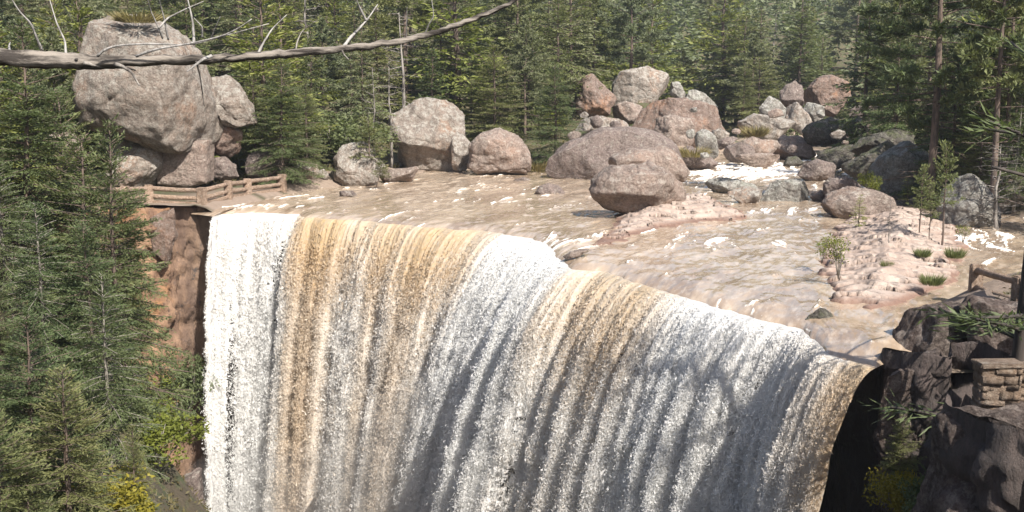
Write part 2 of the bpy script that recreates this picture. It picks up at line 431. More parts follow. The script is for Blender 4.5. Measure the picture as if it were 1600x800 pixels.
def build_ground():
    ax = axis([(-700,-120,20),(-120,-50,2.5),(-50,60,.6),(60,130,2.5),(130,700,20)])
    ay = axis([(-60,-6,4),(-6,100,.6),(100,190,1.2),(190,300,4),(300,900,20)])
    X, Y = np.meshgrid(ax, ay)
    H = height(X, Y)
    V = np.stack([X.ravel(), Y.ravel(), H.ravel()], 1)
    Fc = grid_faces(len(ay), len(ax))
    z = V[:, 2][Fc]
    dl = seg_dist(X, Y, LEFT_RIM, False).ravel()[Fc].min(1)
    g = inside(X, Y, GORGE).ravel()[Fc].any(1)
    steep = (z.max(1) - z.min(1) > 3.0) & g & ((dl > 3.5) | (V[:, 0][Fc].mean(1) > 0) | (V[:, 1][Fc].mean(1) > 53))
    steep |= g & (V[:, 1][Fc].max(1) > 55.5)
    Fc = Fc[~steep]
    sand = sstep(6.5, 2.5, seg_dist(X, Y, RIVER)).ravel() * (fbm(V * .4, 3, 5) > -.35)
    return link('ground', mesh_np('ground', V, Fc, M['ground'], {'sand': sand}, True))

# ------------------------------------------------------------------ river
UPS = np.array([.35, .94]); UPS /= np.linalg.norm(UPS)
def resample(P, n):
    s = np.concatenate([[0], np.cumsum(np.linalg.norm(np.diff(P, axis=0), axis=1))])
    t = np.linspace(0, s[-1], n)
    return np.stack([np.interp(t, s, P[:, i]) for i in range(P.shape[1])], 1), t, s
def foam_map(X, Y):
    P = np.stack([X, Y, np.zeros_like(X)], 1)
    al = X * UPS[0] + Y * UPS[1]; ac = X * UPS[1] - Y * UPS[0]
    wob = fbm(P * .12, 2, 41) * 1.1
    st = fbm(np.stack([(ac + wob) / .6, al / 4.5, al * 0], 1), 4, 42)
    fine = fbm(np.stack([(ac + wob) / .17, al / 1.1, al * 0], 1), 3, 43)
    broad = fbm(P * .13, 3, 44)
    bias = np.full(len(X), -.66) + .45 * broad
    for px, py, rx, ry, a in [(1185,266,9,12,1.0),(1240,240,6,14,.8),(1120,268,5,7,.6),(402,322,3.5,1.6,.75),(470,310,3,2,.3),(600,312,5,3,.05),
                              (745,300,5,4,.25),(830,305,5,3,.2),(835,386,2.0,2.4,.5),(890,372,1.6,1.4,.4),(1130,468,1.2,1.4,.12),(1215,484,1.2,1.2,.15),(1290,525,.9,1.2,.1),
                              (1060,400,3,3,.15),(1240,330,3,4,.3),(1330,528,1.4,1.6,.05),(1545,385,3.5,6,.75),(1400,470,3,2,-.2),(1160,425,2.5,3,.2),
                              (1180,356,2,3,.15),(650,285,8,6,-.1),(1000,305,2,3,.1),(1330,330,2.5,4,.2)]:
        c = xy(px, py)
        bias = bias + a * np.exp(-(((X - c[0]) / rx) ** 2 + ((Y - c[1]) / ry) ** 2))
    f = sstep(-.12, .62, bias + .10 + .75 * st + .42 * fine)
    f = f * np.clip(.78 + .5 * fine + .25 * st, .25, 1)
    return f, st, fine
def build_river():
    ext = np.vstack([[(-30,66),(-21,62.6),(-17.4,60.6)], fine_lip()[0], [(10,27.6),(14,29.2),(34,36)]])
    Lp, t, _ = resample(ext, 900)
    # keep the lip itself exactly on its polyline
    r = np.concatenate([[0], np.cumsum(np.geomspace(.035, .42, 520))])
    X = Lp[None, :, 0] + r[:, None] * UPS[0]; Y = Lp[None, :, 1] + r[:, None] * UPS[1]
    f, st, fine = foam_map(X.ravel(), Y.ravel())
    R = np.repeat(r, len(Lp))
    P = np.stack([X.ravel(), Y.ravel(), 0 * R], 1)
    al = P @ np.array([*UPS, 0]); ac = P[:, 0] * UPS[1] - P[:, 1] * UPS[0]
    z = .055 * fbm(np.stack([ac / 1.3, al / 2.6, 0 * al], 1), 3, 45, .5) + .02 * st + .012 * fine + f * .05 * (.7 + st)
    z = z * sstep(0, 1.2, R) - .22 * np.exp(-R / .8)
    V = P.copy(); V[:, 2] = z
    o = link('river', mesh_np('river', V, grid_faces(len(r), len(Lp)), M['river'], {'foam': f, 'ac': ac, 'al': al}, True))
    o['kind'] = 'structure'
    return o

# ------------------------------------------------------------------ waterfall
KN = np.array([  # px along the lip, vx, vy, density, tan
 (332,-.25,-.7,.80,.05),(345,-.3,-.8,.95,.05),(362,-.4,-.9,.85,.1),(380,-.5,-.9,.3,.0),(400,-.55,-1.0,.92,.05),(422,-.6,-1.0,.95,.1),(446,-.7,-1.1,.32,.0),(462,-.8,-1.1,.55,.2),
 (478,-.85,-1.1,.97,.85),(510,-.9,-1.1,1.0,.95),(535,-1.0,-1.1,.9,.9),(560,-1.05,-1.1,.70,.75),(590,-1.2,-1.2,.72,.7),(620,-1.35,-1.2,.85,.85),(650,-1.5,-1.2,.62,.75),(680,-1.7,-1.2,.70,.9),
 (715,-2.0,-1.2,.66,.85),(750,-2.35,-1.25,.76,.8),(785,-2.75,-1.35,.95,.5),(802,-2.9,-1.4,1.05,.05),(850,-3.0,-1.3,1.08,.0),(885,-2.7,-1.0,.95,.0),(892.5,-2.5,-.9,.75,.15),
 (898,-2.5,-.9,.62,.45),(930,-2.3,-.9,.50,.6),(960,-2.3,-.9,.75,.75),(990,-2.3,-.9,.55,.65),(1015,-2.2,-.9,.85,.8),(1050,-2.2,-.9,.62,.5),(1080,-2.2,-.9,.82,.1),(1108,-2.1,-.9,1.0,.0),
 (1130,-2.1,-.9,.52,.0),(1160,-2.0,-.8,.62,.05),(1185,-1.9,-.8,.56,.05),(1215,-1.8,-.8,.54,.05),(1250,-1.6,-.7,.60,.1),(1280,-1.5,-.7,.62,.25),(1310,-1.5,-.6,.9,.35),(1340,-1.5,-.6,1.05,.72),(1368,-1.5,-.5,1.0,.85)], float)
def build_waterfall():
    NC = 1150
    FL, FLpx = fine_lip(); Lp, arc, s0 = resample(FL, NC)
    pxl = np.interp(arc, s0, FLpx)
    k = [np.interp(pxl, KN[:, 0], KN[:, i]) for i in range(1, 5)]
    vx, vy, den, tan = k
    rg = np.random.RandomState(5)
    # every strand of the curtain has a slightly different speed
    a3 = np.stack([arc, 0 * arc, 0 * arc], 1)
    sv = fbm(a3 / .8, 4, 51) * .2 + fbm(a3 / .22, 2, 52) * .10
    vx = vx * (1 + sv); vy = vy * (1 + sv)
    NR = 420
    t = np.linspace(0, 1, NR) ** 1.25 * 2.15
    Tm, Am = np.meshgrid(t, arc, indexing='ij')
    def surf(ai, tt, push):
        X = np.interp(ai, arc, Lp[:, 0]) + np.interp(ai, arc, vx) * tt
        Y = np.interp(ai, arc, Lp[:, 1]) + np.interp(ai, arc, vy) * tt
        Z = -.22 - .45 * tt - 4.6 * tt * tt
        nx = np.interp(ai, arc, vx); ny = np.interp(ai, arc, vy); m = np.hypot(nx, ny) + 1e-6
        return np.stack([X + nx / m * push, Y + ny / m * push, Z], 1)
    A, T = Am.ravel(), Tm.ravel()
    fall = 4.6 * T * T + .45 * T
    ramp = sstep(0, 1.0 + 2.0 * np.interp(A, arc, tan), fall)
    wA = .35 * fbm2(A / 2.2, T * 1.7, 2, 57) * np.clip(T, 0, 1.5); c1 = fbm2((A + wA) / .9, T * 1.3, 4, 53)           # broad strands
    c2 = fbm(np.stack([A / .16, T * 1.6, 0 * A], 1), 3, 54)         # fine threads
    lump = fbm(np.stack([A / .55, fall / 1.1 - T * 2, 0 * A], 1), 4, 55)
    push = ramp * (.13 * c1 + .07 * c2 + .15 * lump * np.clip(fall / 5, 0, 1)) + .06 * c2 * sstep(0, .35, fall)
    V = surf(A, T, push)
    D = np.interp(A, arc, den); TN = np.interp(A, arc, tan)
    grain = fbm(np.stack([A / .10, fall / .17, 0 * A], 1), 3, 56)
    thr = D + .35 * c1 + .2 * c2 * ramp + .15 * lump
    keepv = (grain * .55 + thr * 1.6 > (.62 * ramp + .1 * sstep(4, 12, fall) * (1 - TN * .4) - .2)) | (fall < .5)
    aer = np.clip(sstep(.4, 7.0, fall) + .25 * c2 + .45 * grain * ramp + .2 * c1, 0, 1)
    foam = np.clip(1 - TN * (1 - (.92 - .62 * sstep(.72, .95, TN)) * np.clip(aer * 1.15, 0, 1)), 0, 1)
    foam = np.clip(foam + .12 * grain, 0, 1)
    Fc = grid_faces(NR, NC); Fc = Fc[keepv[Fc].sum(1) >= 3]
    Vs, Fs, At = [V], [Fc], [foam]; off = len(V)
    # torn shreds of water and drops riding on the curtain
    NS = 3000000
    dist = np.interp(arc, s0, FL[:, 1]); cdf = np.cumsum((58 / dist) ** 1.6); ai = np.interp(rg.uniform(0, 1, NS), cdf / cdf[-1], arc); tt = np.sqrt(rg.uniform(.0005, 1, NS)) * np.interp(ai, arc, np.interp(pxl, [300, 900, 1368], [2.12, 1.75, 1.2]))
    fl = 4.6 * tt * tt + .45 * tt
    cc1 = fbm2((ai + .35 * fbm2(ai / 2.2, tt * 1.7, 2, 57) * np.clip(tt, 0, 1.5)) / .9, tt * 1.3, 4, 53); cl = fbm(np.stack([ai / .55, fl / 1.1 - tt * 2, 0 * ai], 1), 4, 55)
    cc2 = fbm(np.stack([ai / .16, tt * 1.6, 0 * ai], 1), 3, 54)
    d = np.interp(ai, arc, den); tn = np.interp(ai, arc, tan)
    pr = np.clip(d + .45 * cc1 + .4 * cc2 + .35 * cl, .22, 1.2) * (.35 + .65 * sstep(.1, 2.0, fl)) * (1 - .93 * tn * sstep(3.5, .8, fl))
    ok = rg.uniform(0, .95, NS) < pr
    ai, tt, fl, cc1, cc2, cl, d, tn = [q[ok] for q in (ai, tt, fl, cc1, cc2, cl, d, tn)]
    n = len(ai); rp = sstep(0, 3, fl)
    pu = rp * (.13 * cc1 + .07 * cc2 + .15 * cl * np.clip(fl / 5, 0, 1)) + .01 + np.abs(rg.normal(0, 1, n)) * (.02 + .07 * rp + .010 * fl)
    C = surf(ai, tt, pu)
    vel = np.stack([np.interp(ai, arc, vx), np.interp(ai, arc, vy), -.45 - 9.2 * tt], 1)
    vel /= np.linalg.norm(vel, axis=1)[:, None]
    dirv = vel + rg.normal(0, 1, (n, 3)) * (.3 + .35 * rp)[:, None]; dirv /= np.linalg.norm(dirv, axis=1)[:, None]
    w = np.cross(dirv, rg.normal(0, 1, (n, 3))); w /= np.linalg.norm(w, axis=1)[:, None]
    ln = rg.gamma(2.5, .0105, n) + .010; ln = ln * (.36 + .0165 * C[:, 1]); wd = ln * rg.uniform(.25, .7, n)
    Q = np.stack([C - dirv * ln[:, None] + w * (wd * .4)[:, None], C + dirv * ln[:, None] + w * (wd * rg.uniform(-.3, .8, n))[:, None], C - w * wd[:, None] + dirv * (ln * rg.uniform(-.5, .6, n))[:, None]], 1).reshape(-1, 3)
    Vs.append(Q); TRI = np.arange(3 * n).reshape(-1, 3) + off
    hv = vel[:, :2] / (np.linalg.norm(vel[:, :2], axis=1)[:, None] + 1e-6); nz_ = np.linalg.norm(vel[:, :2], axis=1)
    SOFT = np.concatenate([hv * (-vel[:, 2:3]), nz_[:, None]], 1)
    fo = np.clip(1 - tn * (1 - (.92 - .55 * sstep(.72, .95, tn)) * np.clip(sstep(.3, 6, fl) + .3 * cc2 + rg.normal(0, .25, n), 0, 1)), 0, 1)
    At.append(np.repeat(fo, 3))
    me = mesh_np('waterfall', np.vstack(Vs), [np.vstack(Fs), TRI], M['fall'], {'foam': np.concatenate(At)}, False)
    at = me.attributes.new('soft', 'FLOAT_VECTOR', 'POINT'); sv_ = np.zeros((len(me.vertices), 3), np.float32); sv_[off:] = np.repeat(SOFT, 3, 0); at.data.foreach_set('vector', sv_.ravel())
    o = link('waterfall', me); o['kind'] = 'structure'
    return o

# ------------------------------------------------------------------ gorge cliff
def build_cliff():
    nrm = np.array([UPS[0], UPS[1]])
    bl = np.delete(LIP, [12, 13], 0)[1:-1]; back = bl + nrm * np.linspace(1.9, 1.3, len(bl))[:, None]
    poly = np.vstack([[(-26,48),(-24.3,52),(-22.4,56.6),(-20.4,58.5),(-19.1,58.7),(-18.7,60.5),(-17.6,61.3),(-16.4,62.2)], back,
                      [(9.5,27.7),(9.25,26.75),(9.9,26.0),(10.5,25.55),(10.75,26.3),(11.3,25.9),(11.4,23.2),(9.8,21.5),(8.4,20.5),(7.85,19.3),(8.3,18.0),(9.3,16.4),(10.6,12)]])
    ZT = np.array([.5,.4,.35,.3,.25,.2,.15,-.1] + [-.6] * len(back) + [-.3,.15,.2,.25,.4,.5,.6,.75,.85,.9,.9,.9,.9])
    WET_SHADE = np.array([0,0,0,0,.0,.3,.5,.85] + [1.0] * len(back) + [.8,.25,.0,0,0,0,0,0,0,0,0,0,0])  # wet behind the falls; left recess values also paint in its shadow
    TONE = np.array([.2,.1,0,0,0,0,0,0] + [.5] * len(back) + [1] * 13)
    Pn, arc, s0 = resample(poly, 640)
    zt = np.interp(arc, s0, ZT); wet = np.interp(arc, s0, WET_SHADE); tone = np.interp(arc, s0, TONE)
    T = np.gradient(Pn, axis=0); T /= np.linalg.norm(T, axis=1)[:, None]
    ks = np.ones(9) / 9
    Nn = np.stack([np.convolve(np.pad(T[:, 1], 4, mode='edge'), ks, 'valid'), np.convolve(np.pad(-T[:, 0], 4, mode='edge'), ks, 'valid')], 1)
    Nn /= np.linalg.norm(Nn, axis=1)[:, None]
    zr = np.concatenate([[0], np.cumsum(np.geomspace(.10, .35, 120))]); zr = zr[zr < 26]
    rows, Ws, Ts = [], [], []
    def add(off, z, disp):
        off = off * np.where(tone > .6, 0, .6)
        rows.append(np.stack([Pn[:, 0] + Nn[:, 0] * (disp - off), Pn[:, 1] + Nn[:, 1] * (disp - off), z], 1)); Ws.append(wet); Ts.append(tone)
    for off, dz in ((2.6, -.5), (1.6, -.1), (.8, .04), (.25, .02)):
        q = np.stack([Pn[:, 0], Pn[:, 1], 0 * arc + off], 1)
        add(off, zt + dz + .10 * fbm(q * 1.2, 3, 61) * (1 - wet), 0 * arc)
    for z in zr:
        q = np.stack([arc * .55, 0 * arc, 0 * arc + (zt - z) * .16], 1)
        col = fbm(q, 3, 62); blk = np.round(col * 3.2) / 3.2
        q2 = np.stack([Pn[:, 0], Pn[:, 1], zt - z], 1)
        led = perlin(np.stack([arc * .25, 0 * arc, (zt - z) * .75], 1), 63)
        disp = ((.62 + .3 * (tone < .3)) * blk + .18 * fbm(q2 * 1.3, 4, 64) + .34 * np.round(led * 3) / 3) * sstep(-.3, 1.0, z) * (1 - .75 * wet)
        disp = disp + z * .015 * (1 - wet) - .25 * wet * sstep(0, 2, z)
        add(0, zt - z, disp)
    V = np.vstack(rows)
    me = mesh_np('gorge_cliff', V, grid_faces(len(rows), len(arc)), M['cliff'], {'wet': np.concatenate(Ws), 'tone': np.concatenate(Ts)}, False)
    o = link('cliff', me); o['kind'] = 'structure'
    return o

# ------------------------------------------------------------------ layered bedrock slabs
def slab(name, label, cat, outline_px, hfun, seed, step=.055, tilt=(.3, -.5), lay=.34, amp=.10, zlow=0.0):
    poly = np.array([xy(*p) for p in outline_px])
    lo = poly.min(0) - .3; hi = poly.max(0) + .3
    ax = np.arange(lo[0], hi[0], step); ay = np.arange(lo[1], hi[1], step * 1.5)
    X, Y = np.meshgrid(ax, ay); P = np.stack([X.ravel(), Y.ravel(), 0 * X.ravel()], 1)
    X, Y = X.ravel(), Y.ravel()
    wx = fbm(P * .9, 4, seed + 7) * .55
    sd = seg_dist(X + wx, Y + wx * .7, poly); sd = np.where(inside(X + wx, Y + wx * .7, poly), sd, -sd)
    h = hfun(X, Y, sd)
    ph = (h * 2.2 + X * tilt[0] + Y * tilt[1]) / lay + .55 * fbm(P * .35, 4, seed) + .06 * fbm(P * 2.5, 3, seed + 1)
    saw = ph - np.floor(ph)
    gate = sstep(-.35, .35, fbm(P * .6, 3, seed + 4))
    crev = np.exp(-(np.minimum(saw, 1 - saw) * lay / .16) ** 2)
    z = h + (amp * (.5 - saw) * .9 - amp * 1.3 * crev * sstep(-.2, .25, fbm(P * [.5, 1.5, 1], 3, seed + 9))) * sstep(0, .5, sd) * (.35 + .9 * gate) + .028 * fbm(P * 2.2, 4, seed + 2)
    lip = sstep(.13, 0, saw) * sstep(.1, .6, sd) * (.3 + .8 * gate)
    V = np.stack([X, Y - .26 * lip, z - amp * .5 * sstep(.86, 1, saw) * sstep(.1, .6, sd)], 1)
    Fc = grid_faces(len(ay), len(ax)); Fc = Fc[(V[:, 2][Fc] > -.25).any(1)]
    c = poly.mean(0); base = np.array([c[0], c[1], 0])
    me = mesh_np(name, V - base, Fc, M['slab'], {'wet': sstep(.22, .04, z)}, False)
    o = link(name, me, None, base); tag(o, label, cat)
    return o, lambda px, py: None
# ------------------------------------------------------------------ boulders
_ico = {}
def ico(sub):
    if sub not in _ico:
        bm = bmesh.new(); bmesh.ops.create_icosphere(bm, subdivisions=sub, radius=1)
        bm.verts.ensure_lookup_table()
        V = np.array([v.co[:] for v in bm.verts]); Fc = np.array([[v.index for v in f.verts] for f in bm.faces]); bm.free()
        _ico[sub] = (V / np.linalg.norm(V, axis=1)[:, None], Fc)
    return _ico[sub]
def rock_mesh(outline, d, seed, deep=.9, cuts=7, sub=6, rough=1.0, square=2.6, back=None, under=0.0):
    """a boulder with the given outline at distance d; its own thickness, facets and cracks"""
    pts = np.array([PD(x, y, d)[[0, 2]] for x, y in outline])
    a = pts[:, 0]; b = pts[:, 1]; a2 = np.roll(a, -1); b2 = np.roll(b, -1); cr = a * b2 - a2 * b
    A = cr.sum() / 2; cx = ((a + a2) * cr).sum() / 6 / A; cz = ((b + b2) * cr).sum() / 6 / A
    c = np.array([cx, cz]); rel = pts - c
    # radial outline by ray casting
    rel = rel * 1.05
    th = np.linspace(-math.pi, math.pi, 721); dr = np.stack([np.cos(th), np.sin(th)], 1); rad = np.zeros(721)
    for i in range(len(rel)):
        p = rel[i]; q = rel[(i + 1) % len(rel)]; e = q - p
        den = dr[:, 0] * e[1] - dr[:, 1] * e[0]; den = np.where(abs(den) < 1e-9, 1e-9, den)
        s = (p[0] * e[1] - p[1] * e[0]) / den; u = (p[0] * dr[:, 1] - p[1] * dr[:, 0]) / den
        rad = np.where((s > 0) & (u >= -1e-6) & (u <= 1 + 1e-6), np.maximum(rad, s), rad)
    kr = np.array([1, 2, 3, 2, 1]) / 9.
    rad = np.convolve(np.pad(rad, 8, mode='wrap'), kr, 'same')[8:-8]
    V0, Fc = ico(sub)
    ang = np.arctan2(V0[:, 2], V0[:, 0]); R = np.interp(ang, th, rad)
    rho = np.hypot(V0[:, 0], V0[:, 2]); ny = V0[:, 1]
    L = (rho ** square + np.abs(ny) ** square) ** (1 / square); rho = rho / L; ny = ny / L
    Rm = math.sqrt(abs(A) / math.pi); Rt = min(Rm, .5 * (pts[:, 0].max() - pts[:, 0].min()))
    V = np.stack([np.cos(ang) * R * rho, ny * Rt * deep, np.sin(ang) * R * rho], 1)
    if under:
        zl = V[:, 2].min(); V[:, 1] = np.where(V[:, 1] < 0, V[:, 1] * (1 - under * sstep(.12, -.55, -V[:, 2] / zl)), V[:, 1])
    rg = np.random.RandomState(seed)
    for i in range(cuts):
        n = rg.normal(size=3) * np.array([.8, 1.0, .6]); n[1] = -abs(n[1]) if i % 3 else n[1]; n /= np.linalg.norm(n)
        pr = V @ n; o = np.percentile(pr, rg.uniform(80, 94) if cuts > 5 else rg.uniform(88, 96)); ex = np.maximum(pr - o, 0)
        V = V - n * (ex * .88)[:, None]
    q = V / Rm
    lo, hi = pts.min(0) - c, pts.max(0) - c                   # the cuts must not shrink it
    for ax_, k_ in ((0, 0), (2, 1)):
        a0, a1 = V[:, ax_].min(), V[:, ax_].max()
        V[:, ax_] = lo[k_] + (V[:, ax_] - a0) * (hi[k_] - lo[k_]) / (a1 - a0)
    nn = V0
    ridge = 1 - np.abs(perlin(q * 1.3 + seed, 71)) * 2.4
    disp = .095 * fbm(q * 1.25 + seed * 3.3, 4, seed % 50) - .07 * np.clip(ridge - .84, 0, 1) / .16 * .55
    disp = disp + .055 * fbm(V * 1.1 + seed, 5, 72) / max(Rm * .5, .5)
    V = V + nn * (disp * Rm * rough)[:, None] + nn * (.022 * fbm(V * 4.5, 4, 73))[:, None]
    zb = V[:, 2].min()
    cen = np.array([cx, d if back is None else back, cz])
    return V - np.array([0, 0, zb]), Fc, cen + np.array([0, 0, zb]), Rm
ROCKS = []
def rock(label, outline, d, seed, mat='rock_pink', ped=True, name='boulder', cat='boulder', group=None, **kw):
    if 'sub' not in kw:
        w = max(p[0] for p in outline) - min(p[0] for p in outline)
        kw['sub'] = 6 if w > 55 else 5
    V, Fc, base, Rm = rock_mesh(outline, d, seed, **kw)
    o = link(name, mesh_np(name, V, Fc, M[mat], None, True), None, base)
    tag(o, label, cat, group)
    if ped and d < 150:
        if not (base[0] < -13 and base[1] < 78) and not inside(np.array([base[0]]), np.array([base[1]]), RIVER)[0]:
            PEDS.append((base[0], base[1], base[2] + .35 * Rm * .6, Rm * 1.7))
    xs = [p[0] for p in outline]; ys = [p[1] for p in outline]
    ROCKS.append((min(xs), min(ys), max(xs), max(ys), d))
    return o

# --- the tall outcrop on the left
rock('tall grey outcrop towering behind the left wooden fence, widest boulder of the left bank',
     [(148,60),(158,32),(182,18),(205,20),(240,32),(282,56),(300,82),(314,120),(326,160),(336,200),(326,224),(292,237),(262,238),(236,230),(206,214),(180,206),(142,200),(137,160),(144,100)],
     70, 1, 'rock_warm', deep=1.1, cuts=3, rough=.8, square=3.6, under=.12, ped=False)
rock('narrow tan pedestal of rock holding up the tall grey outcrop on its right half', [(250,222),(330,218),(329,284),(300,292),(252,288)], 70.6, 2, 'rock_pink', deep=.8, cuts=0, rough=.5, square=7)
rock('pale sloping rock under the left half of the tall outcrop', [(160,214),(205,212),(240,226),(254,262),(256,292),(205,298),(165,285)], 69, 3, 'rock_pale', deep=1.0)
rock('pale blocky boulder leaning on the right side of the tall outcrop', [(318,124),(345,118),(364,132),(380,160),(400,176),(400,190),(372,200),(340,192),(326,170)], 72, 4, 'rock_warm', deep=1.0)
rock('reddish rounded boulder tucked below the pale block beside the tall outcrop', [(332,192),(360,190),(378,205),(380,230),(352,248),(328,240)], 72.5, 5, 'rock_orange', deep=.9)
rock('dark small boulder right of the pedestal under the tall outcrop', [(330,250),(350,246),(368,258),(372,276),(345,282),(328,272)], 72, 6, 'rock_dark')
rock('reddish brown boulder behind the left end of the curved fence rails', [(384,246),(405,236),(432,240),(440,262),(432,280),(392,280)], 74, 7, 'rock_dark')
rock('small pale boulder between the two young pines by the fence end', [(458,262),(472,252),(490,256),(496,274),(480,284),(460,282)], 76, 8, 'rock_pale')
rock('tiny pale boulder just left of the smooth pale boulder on the left shore', [(490,268),(505,264),(514,274),(508,284),(492,284)], 77, 9, 'rock_pale')
rock('smooth pale boulder at the left shore behind the low leaning pine', [(522,280),(524,246),(534,228),(548,222),(570,225),(586,242),(600,262),(598,280),(575,294),(540,296)], 78, 10, 'rock_pale', deep=.9, cuts=4)
rock('low flat pale shelf of rock at the water beside the smooth pale boulder', [(588,276),(610,264),(640,260),(652,266),(640,280),(605,288)], 80, 11, 'rock_pink', deep=.8)
rock('large undercut boulder with pale top and shaded reddish base on the left shore',
     [(606,206),(610,178),(630,164),(655,156),(684,158),(706,174),(722,196),(728,220),(720,250),(704,268),(670,274),(632,268),(616,250),(622,222)], 92, 12, 'rock_warm', deep=1.0, cuts=6, under=.75)
rock('narrow upright pale rock wedged between the undercut boulder and the round boulder', [(706,262),(708,226),(718,206),(730,204),(736,226),(734,264),(718,270)], 90, 13, 'rock_pale')
rock('round pinkish boulder standing in the water right of the undercut boulder',
     [(731,262),(732,226),(748,207),(775,201),(800,212),(820,236),(829,258),(812,272),(760,276)], 88, 14, 'rock_pink', deep=.9, cuts=5)
# --- centre
rock('long dark purple boulder sloping up to the right behind the balanced boulder',
     [(850,272),(875,247),(912,217),(950,200),(991,198),(1018,204),(1042,212),(1060,226),(1070,262),(1060,284),(924,288),(856,282)], 84, 15, 'rock_dark', deep=.7, cuts=5, rough=.7)
rock('low rounded boulder directly behind the balanced boulder',
     [(952,262),(955,244),(987,231),(1040,229),(1060,240),(1077,268),(1070,284),(1000,292),(960,288)], 75, 16, 'rock_pink', deep=.8, cuts=5, rough=.7)
rock('big balanced boulder with undercut base resting on the layered slab in mid river',
     [(921,298),(931,276),(954,258),(980,259),(1010,254),(1040,268),(1062,286),(1076,310),(1062,325),(1025,335),(980,337),(945,328),(927,311)], 57.5, 17, 'rock_pink', deep=1.0, cuts=4, rough=.9, under=.5)
rock('small dark boulder in the shallow water nearest the round pinkish boulder', [(797,292),(802,281),(818,277),(834,284),(838,294),(818,298)], 82, 18, 'rock_dark')
rock('small domed brown boulder in the river left of the balanced boulder', [(836,306),(842,292),(858,286),(874,290),(883,304),(870,312),(845,312)], 71, 19, 'rock_dark')
rock('flat brown stone breaking the water close to the left fence end', [(530,303),(540,298),(556,298),(558,304),(540,308)], 69, 20, 'rock_dark')
rock('low wet ledge stone at the lip between the two curtains of water', [(880,402),(892,394),(912,389),(920,391),(906,400),(888,406)], 43.4, 21, 'rock_pink', ped=False, cuts=2)
rock('mossy brown stone splitting the water at the lip on the right', [(1252,508),(1262,486),(1280,480),(1298,490),(1306,508),(1280,520)], 31.5, 22, 'rock_moss', ped=False)
# --- boulder pile on the far bank
rock('square topped boulder crowning the central pile, dark streaked on its left face',
     [(955,158),(957,131),(969,112),(1004,103),(1032,114),(1048,134),(1048,154),(1012,166),(962,164)], 125, 23, 'rock_pale', cuts=9, square=4, rough=.6)
rock('leaning boulder at the left of the central pile below the firs', [(898,150),(901,127),(924,116),(946,142),(962,160),(956,182),(920,190),(902,180)], 115, 24, 'rock_orange')
rock('small dark streaked boulder under the square topped boulder', [(958,186),(961,165),(976,157),(1002,168),(1004,188),(980,194)], 117, 25, 'rock_pink')
rock('broad pink boulder of the central pile with an orange hollow on its right end',
     [(988,200),(1002,168),(1021,156),(1059,152),(1096,166),(1122,180),(1135,200),(1102,208),(1090,224),(1060,230),(1020,226)], 112, 26, 'rock_orange', deep=.8, cuts=8)
rock('low pale slab leaning at the left foot of the central pile', [(900,204),(908,184),(940,182),(975,190),(990,204),(975,222),(915,220)], 101, 27, 'rock_pale', deep=.8)
rock('pink fissured boulder in front of the broad pink boulder', [(1022,212),(1030,186),(1052,180),(1078,186),(1087,208),(1084,230),(1040,232)], 107, 28, 'rock_pink', cuts=8)
rock('small upright slab at the right shoulder of the square topped boulder', [(1046,150),(1048,130),(1059,127),(1072,150),(1066,158)], 127, 29, 'rock_grey')
rock('dim grey boulder between the central pile and the small bright fir', [(1066,160),(1076,140),(1100,144),(1122,164),(1120,180),(1090,176)], 130, 30, 'rock_grey')
rock('low grassy brown rock at the water right of the long dark boulder', [(1056,262),(1062,240),(1084,228),(1106,236),(1122,256),(1110,266),(1075,268)], 94, 31, 'rock_dark')
rock('upright grey stone at the left edge of the mid river rock cluster', [(1086,236),(1088,210),(1096,202),(1106,206),(1122,222),(1124,244),(1104,252)], 100, 32, 'rock_grey')
rock('small pale stone on top of the mid river rock cluster', [(1112,218),(1116,203),(1128,201),(1140,208),(1138,220),(1120,224)], 106, 33, 'rock_pale')
rock('long dark stone lying across the mid river rock cluster', [(1117,230),(1124,220),(1145,213),(1156,216),(1148,224),(1128,234)], 101, 34, 'rock_dark')
rock('rounded brown boulder at the front of the mid river rock cluster', [(1132,246),(1138,230),(1156,222),(1176,228),(1182,244),(1172,254),(1140,254)], 98, 35, 'rock_dark')
rock('flat pale boulder spreading at the waterline of the mid river rock cluster', [(1150,256),(1166,242),(1190,238),(1212,246),(1220,257),(1190,262)], 96, 36, 'rock_pink', deep=.8)
rock('sloping pink boulder behind the flat pale boulder in mid river', [(1152,240),(1162,222),(1182,215),(1212,220),(1218,244),(1185,250)], 103, 37, 'rock_pink')
rock('pointed pink boulder sloping right towards the far rapids', [(1204,240),(1210,222),(1224,211),(1244,214),(1266,228),(1280,242),(1250,248),(1215,250)], 108, 38, 'rock_pink', cuts=6)
rock('small black stone at the edge of the white rapids', [(1224,256),(1228,247),(1244,244),(1256,252),(1252,259),(1232,260)], 97, 39, 'rock_moss')
rock('tan flat faced boulder with a dry grass tuft across the river', [(1155,210),(1160,190),(1178,178),(1206,181),(1232,184),(1246,196),(1242,216),(1200,222),(1160,220)], 117, 40, 'rock_pale', square=3.6)
rock('grey wedge boulder behind the tan flat faced boulder', [(1184,184),(1188,170),(1206,149),(1222,160),(1232,172),(1228,190),(1200,192)], 124, 41, 'rock_grey')
rock('pale upright slab right of the tan flat faced boulder', [(1228,180),(1232,165),(1247,159),(1262,172),(1271,186),(1262,214),(1246,218)], 120, 42, 'rock_pale')
rock('smaller tilted slab leaning behind the pale upright slab', [(1256,172),(1262,161),(1278,160),(1290,182),(1284,194),(1270,192)], 123, 43, 'rock_grey')
rock('shadowed rock left of the orange stained crag upstream', [(1217,158),(1220,144),(1236,126),(1252,138),(1256,164),(1236,174)], 131, 44, 'rock_dark')
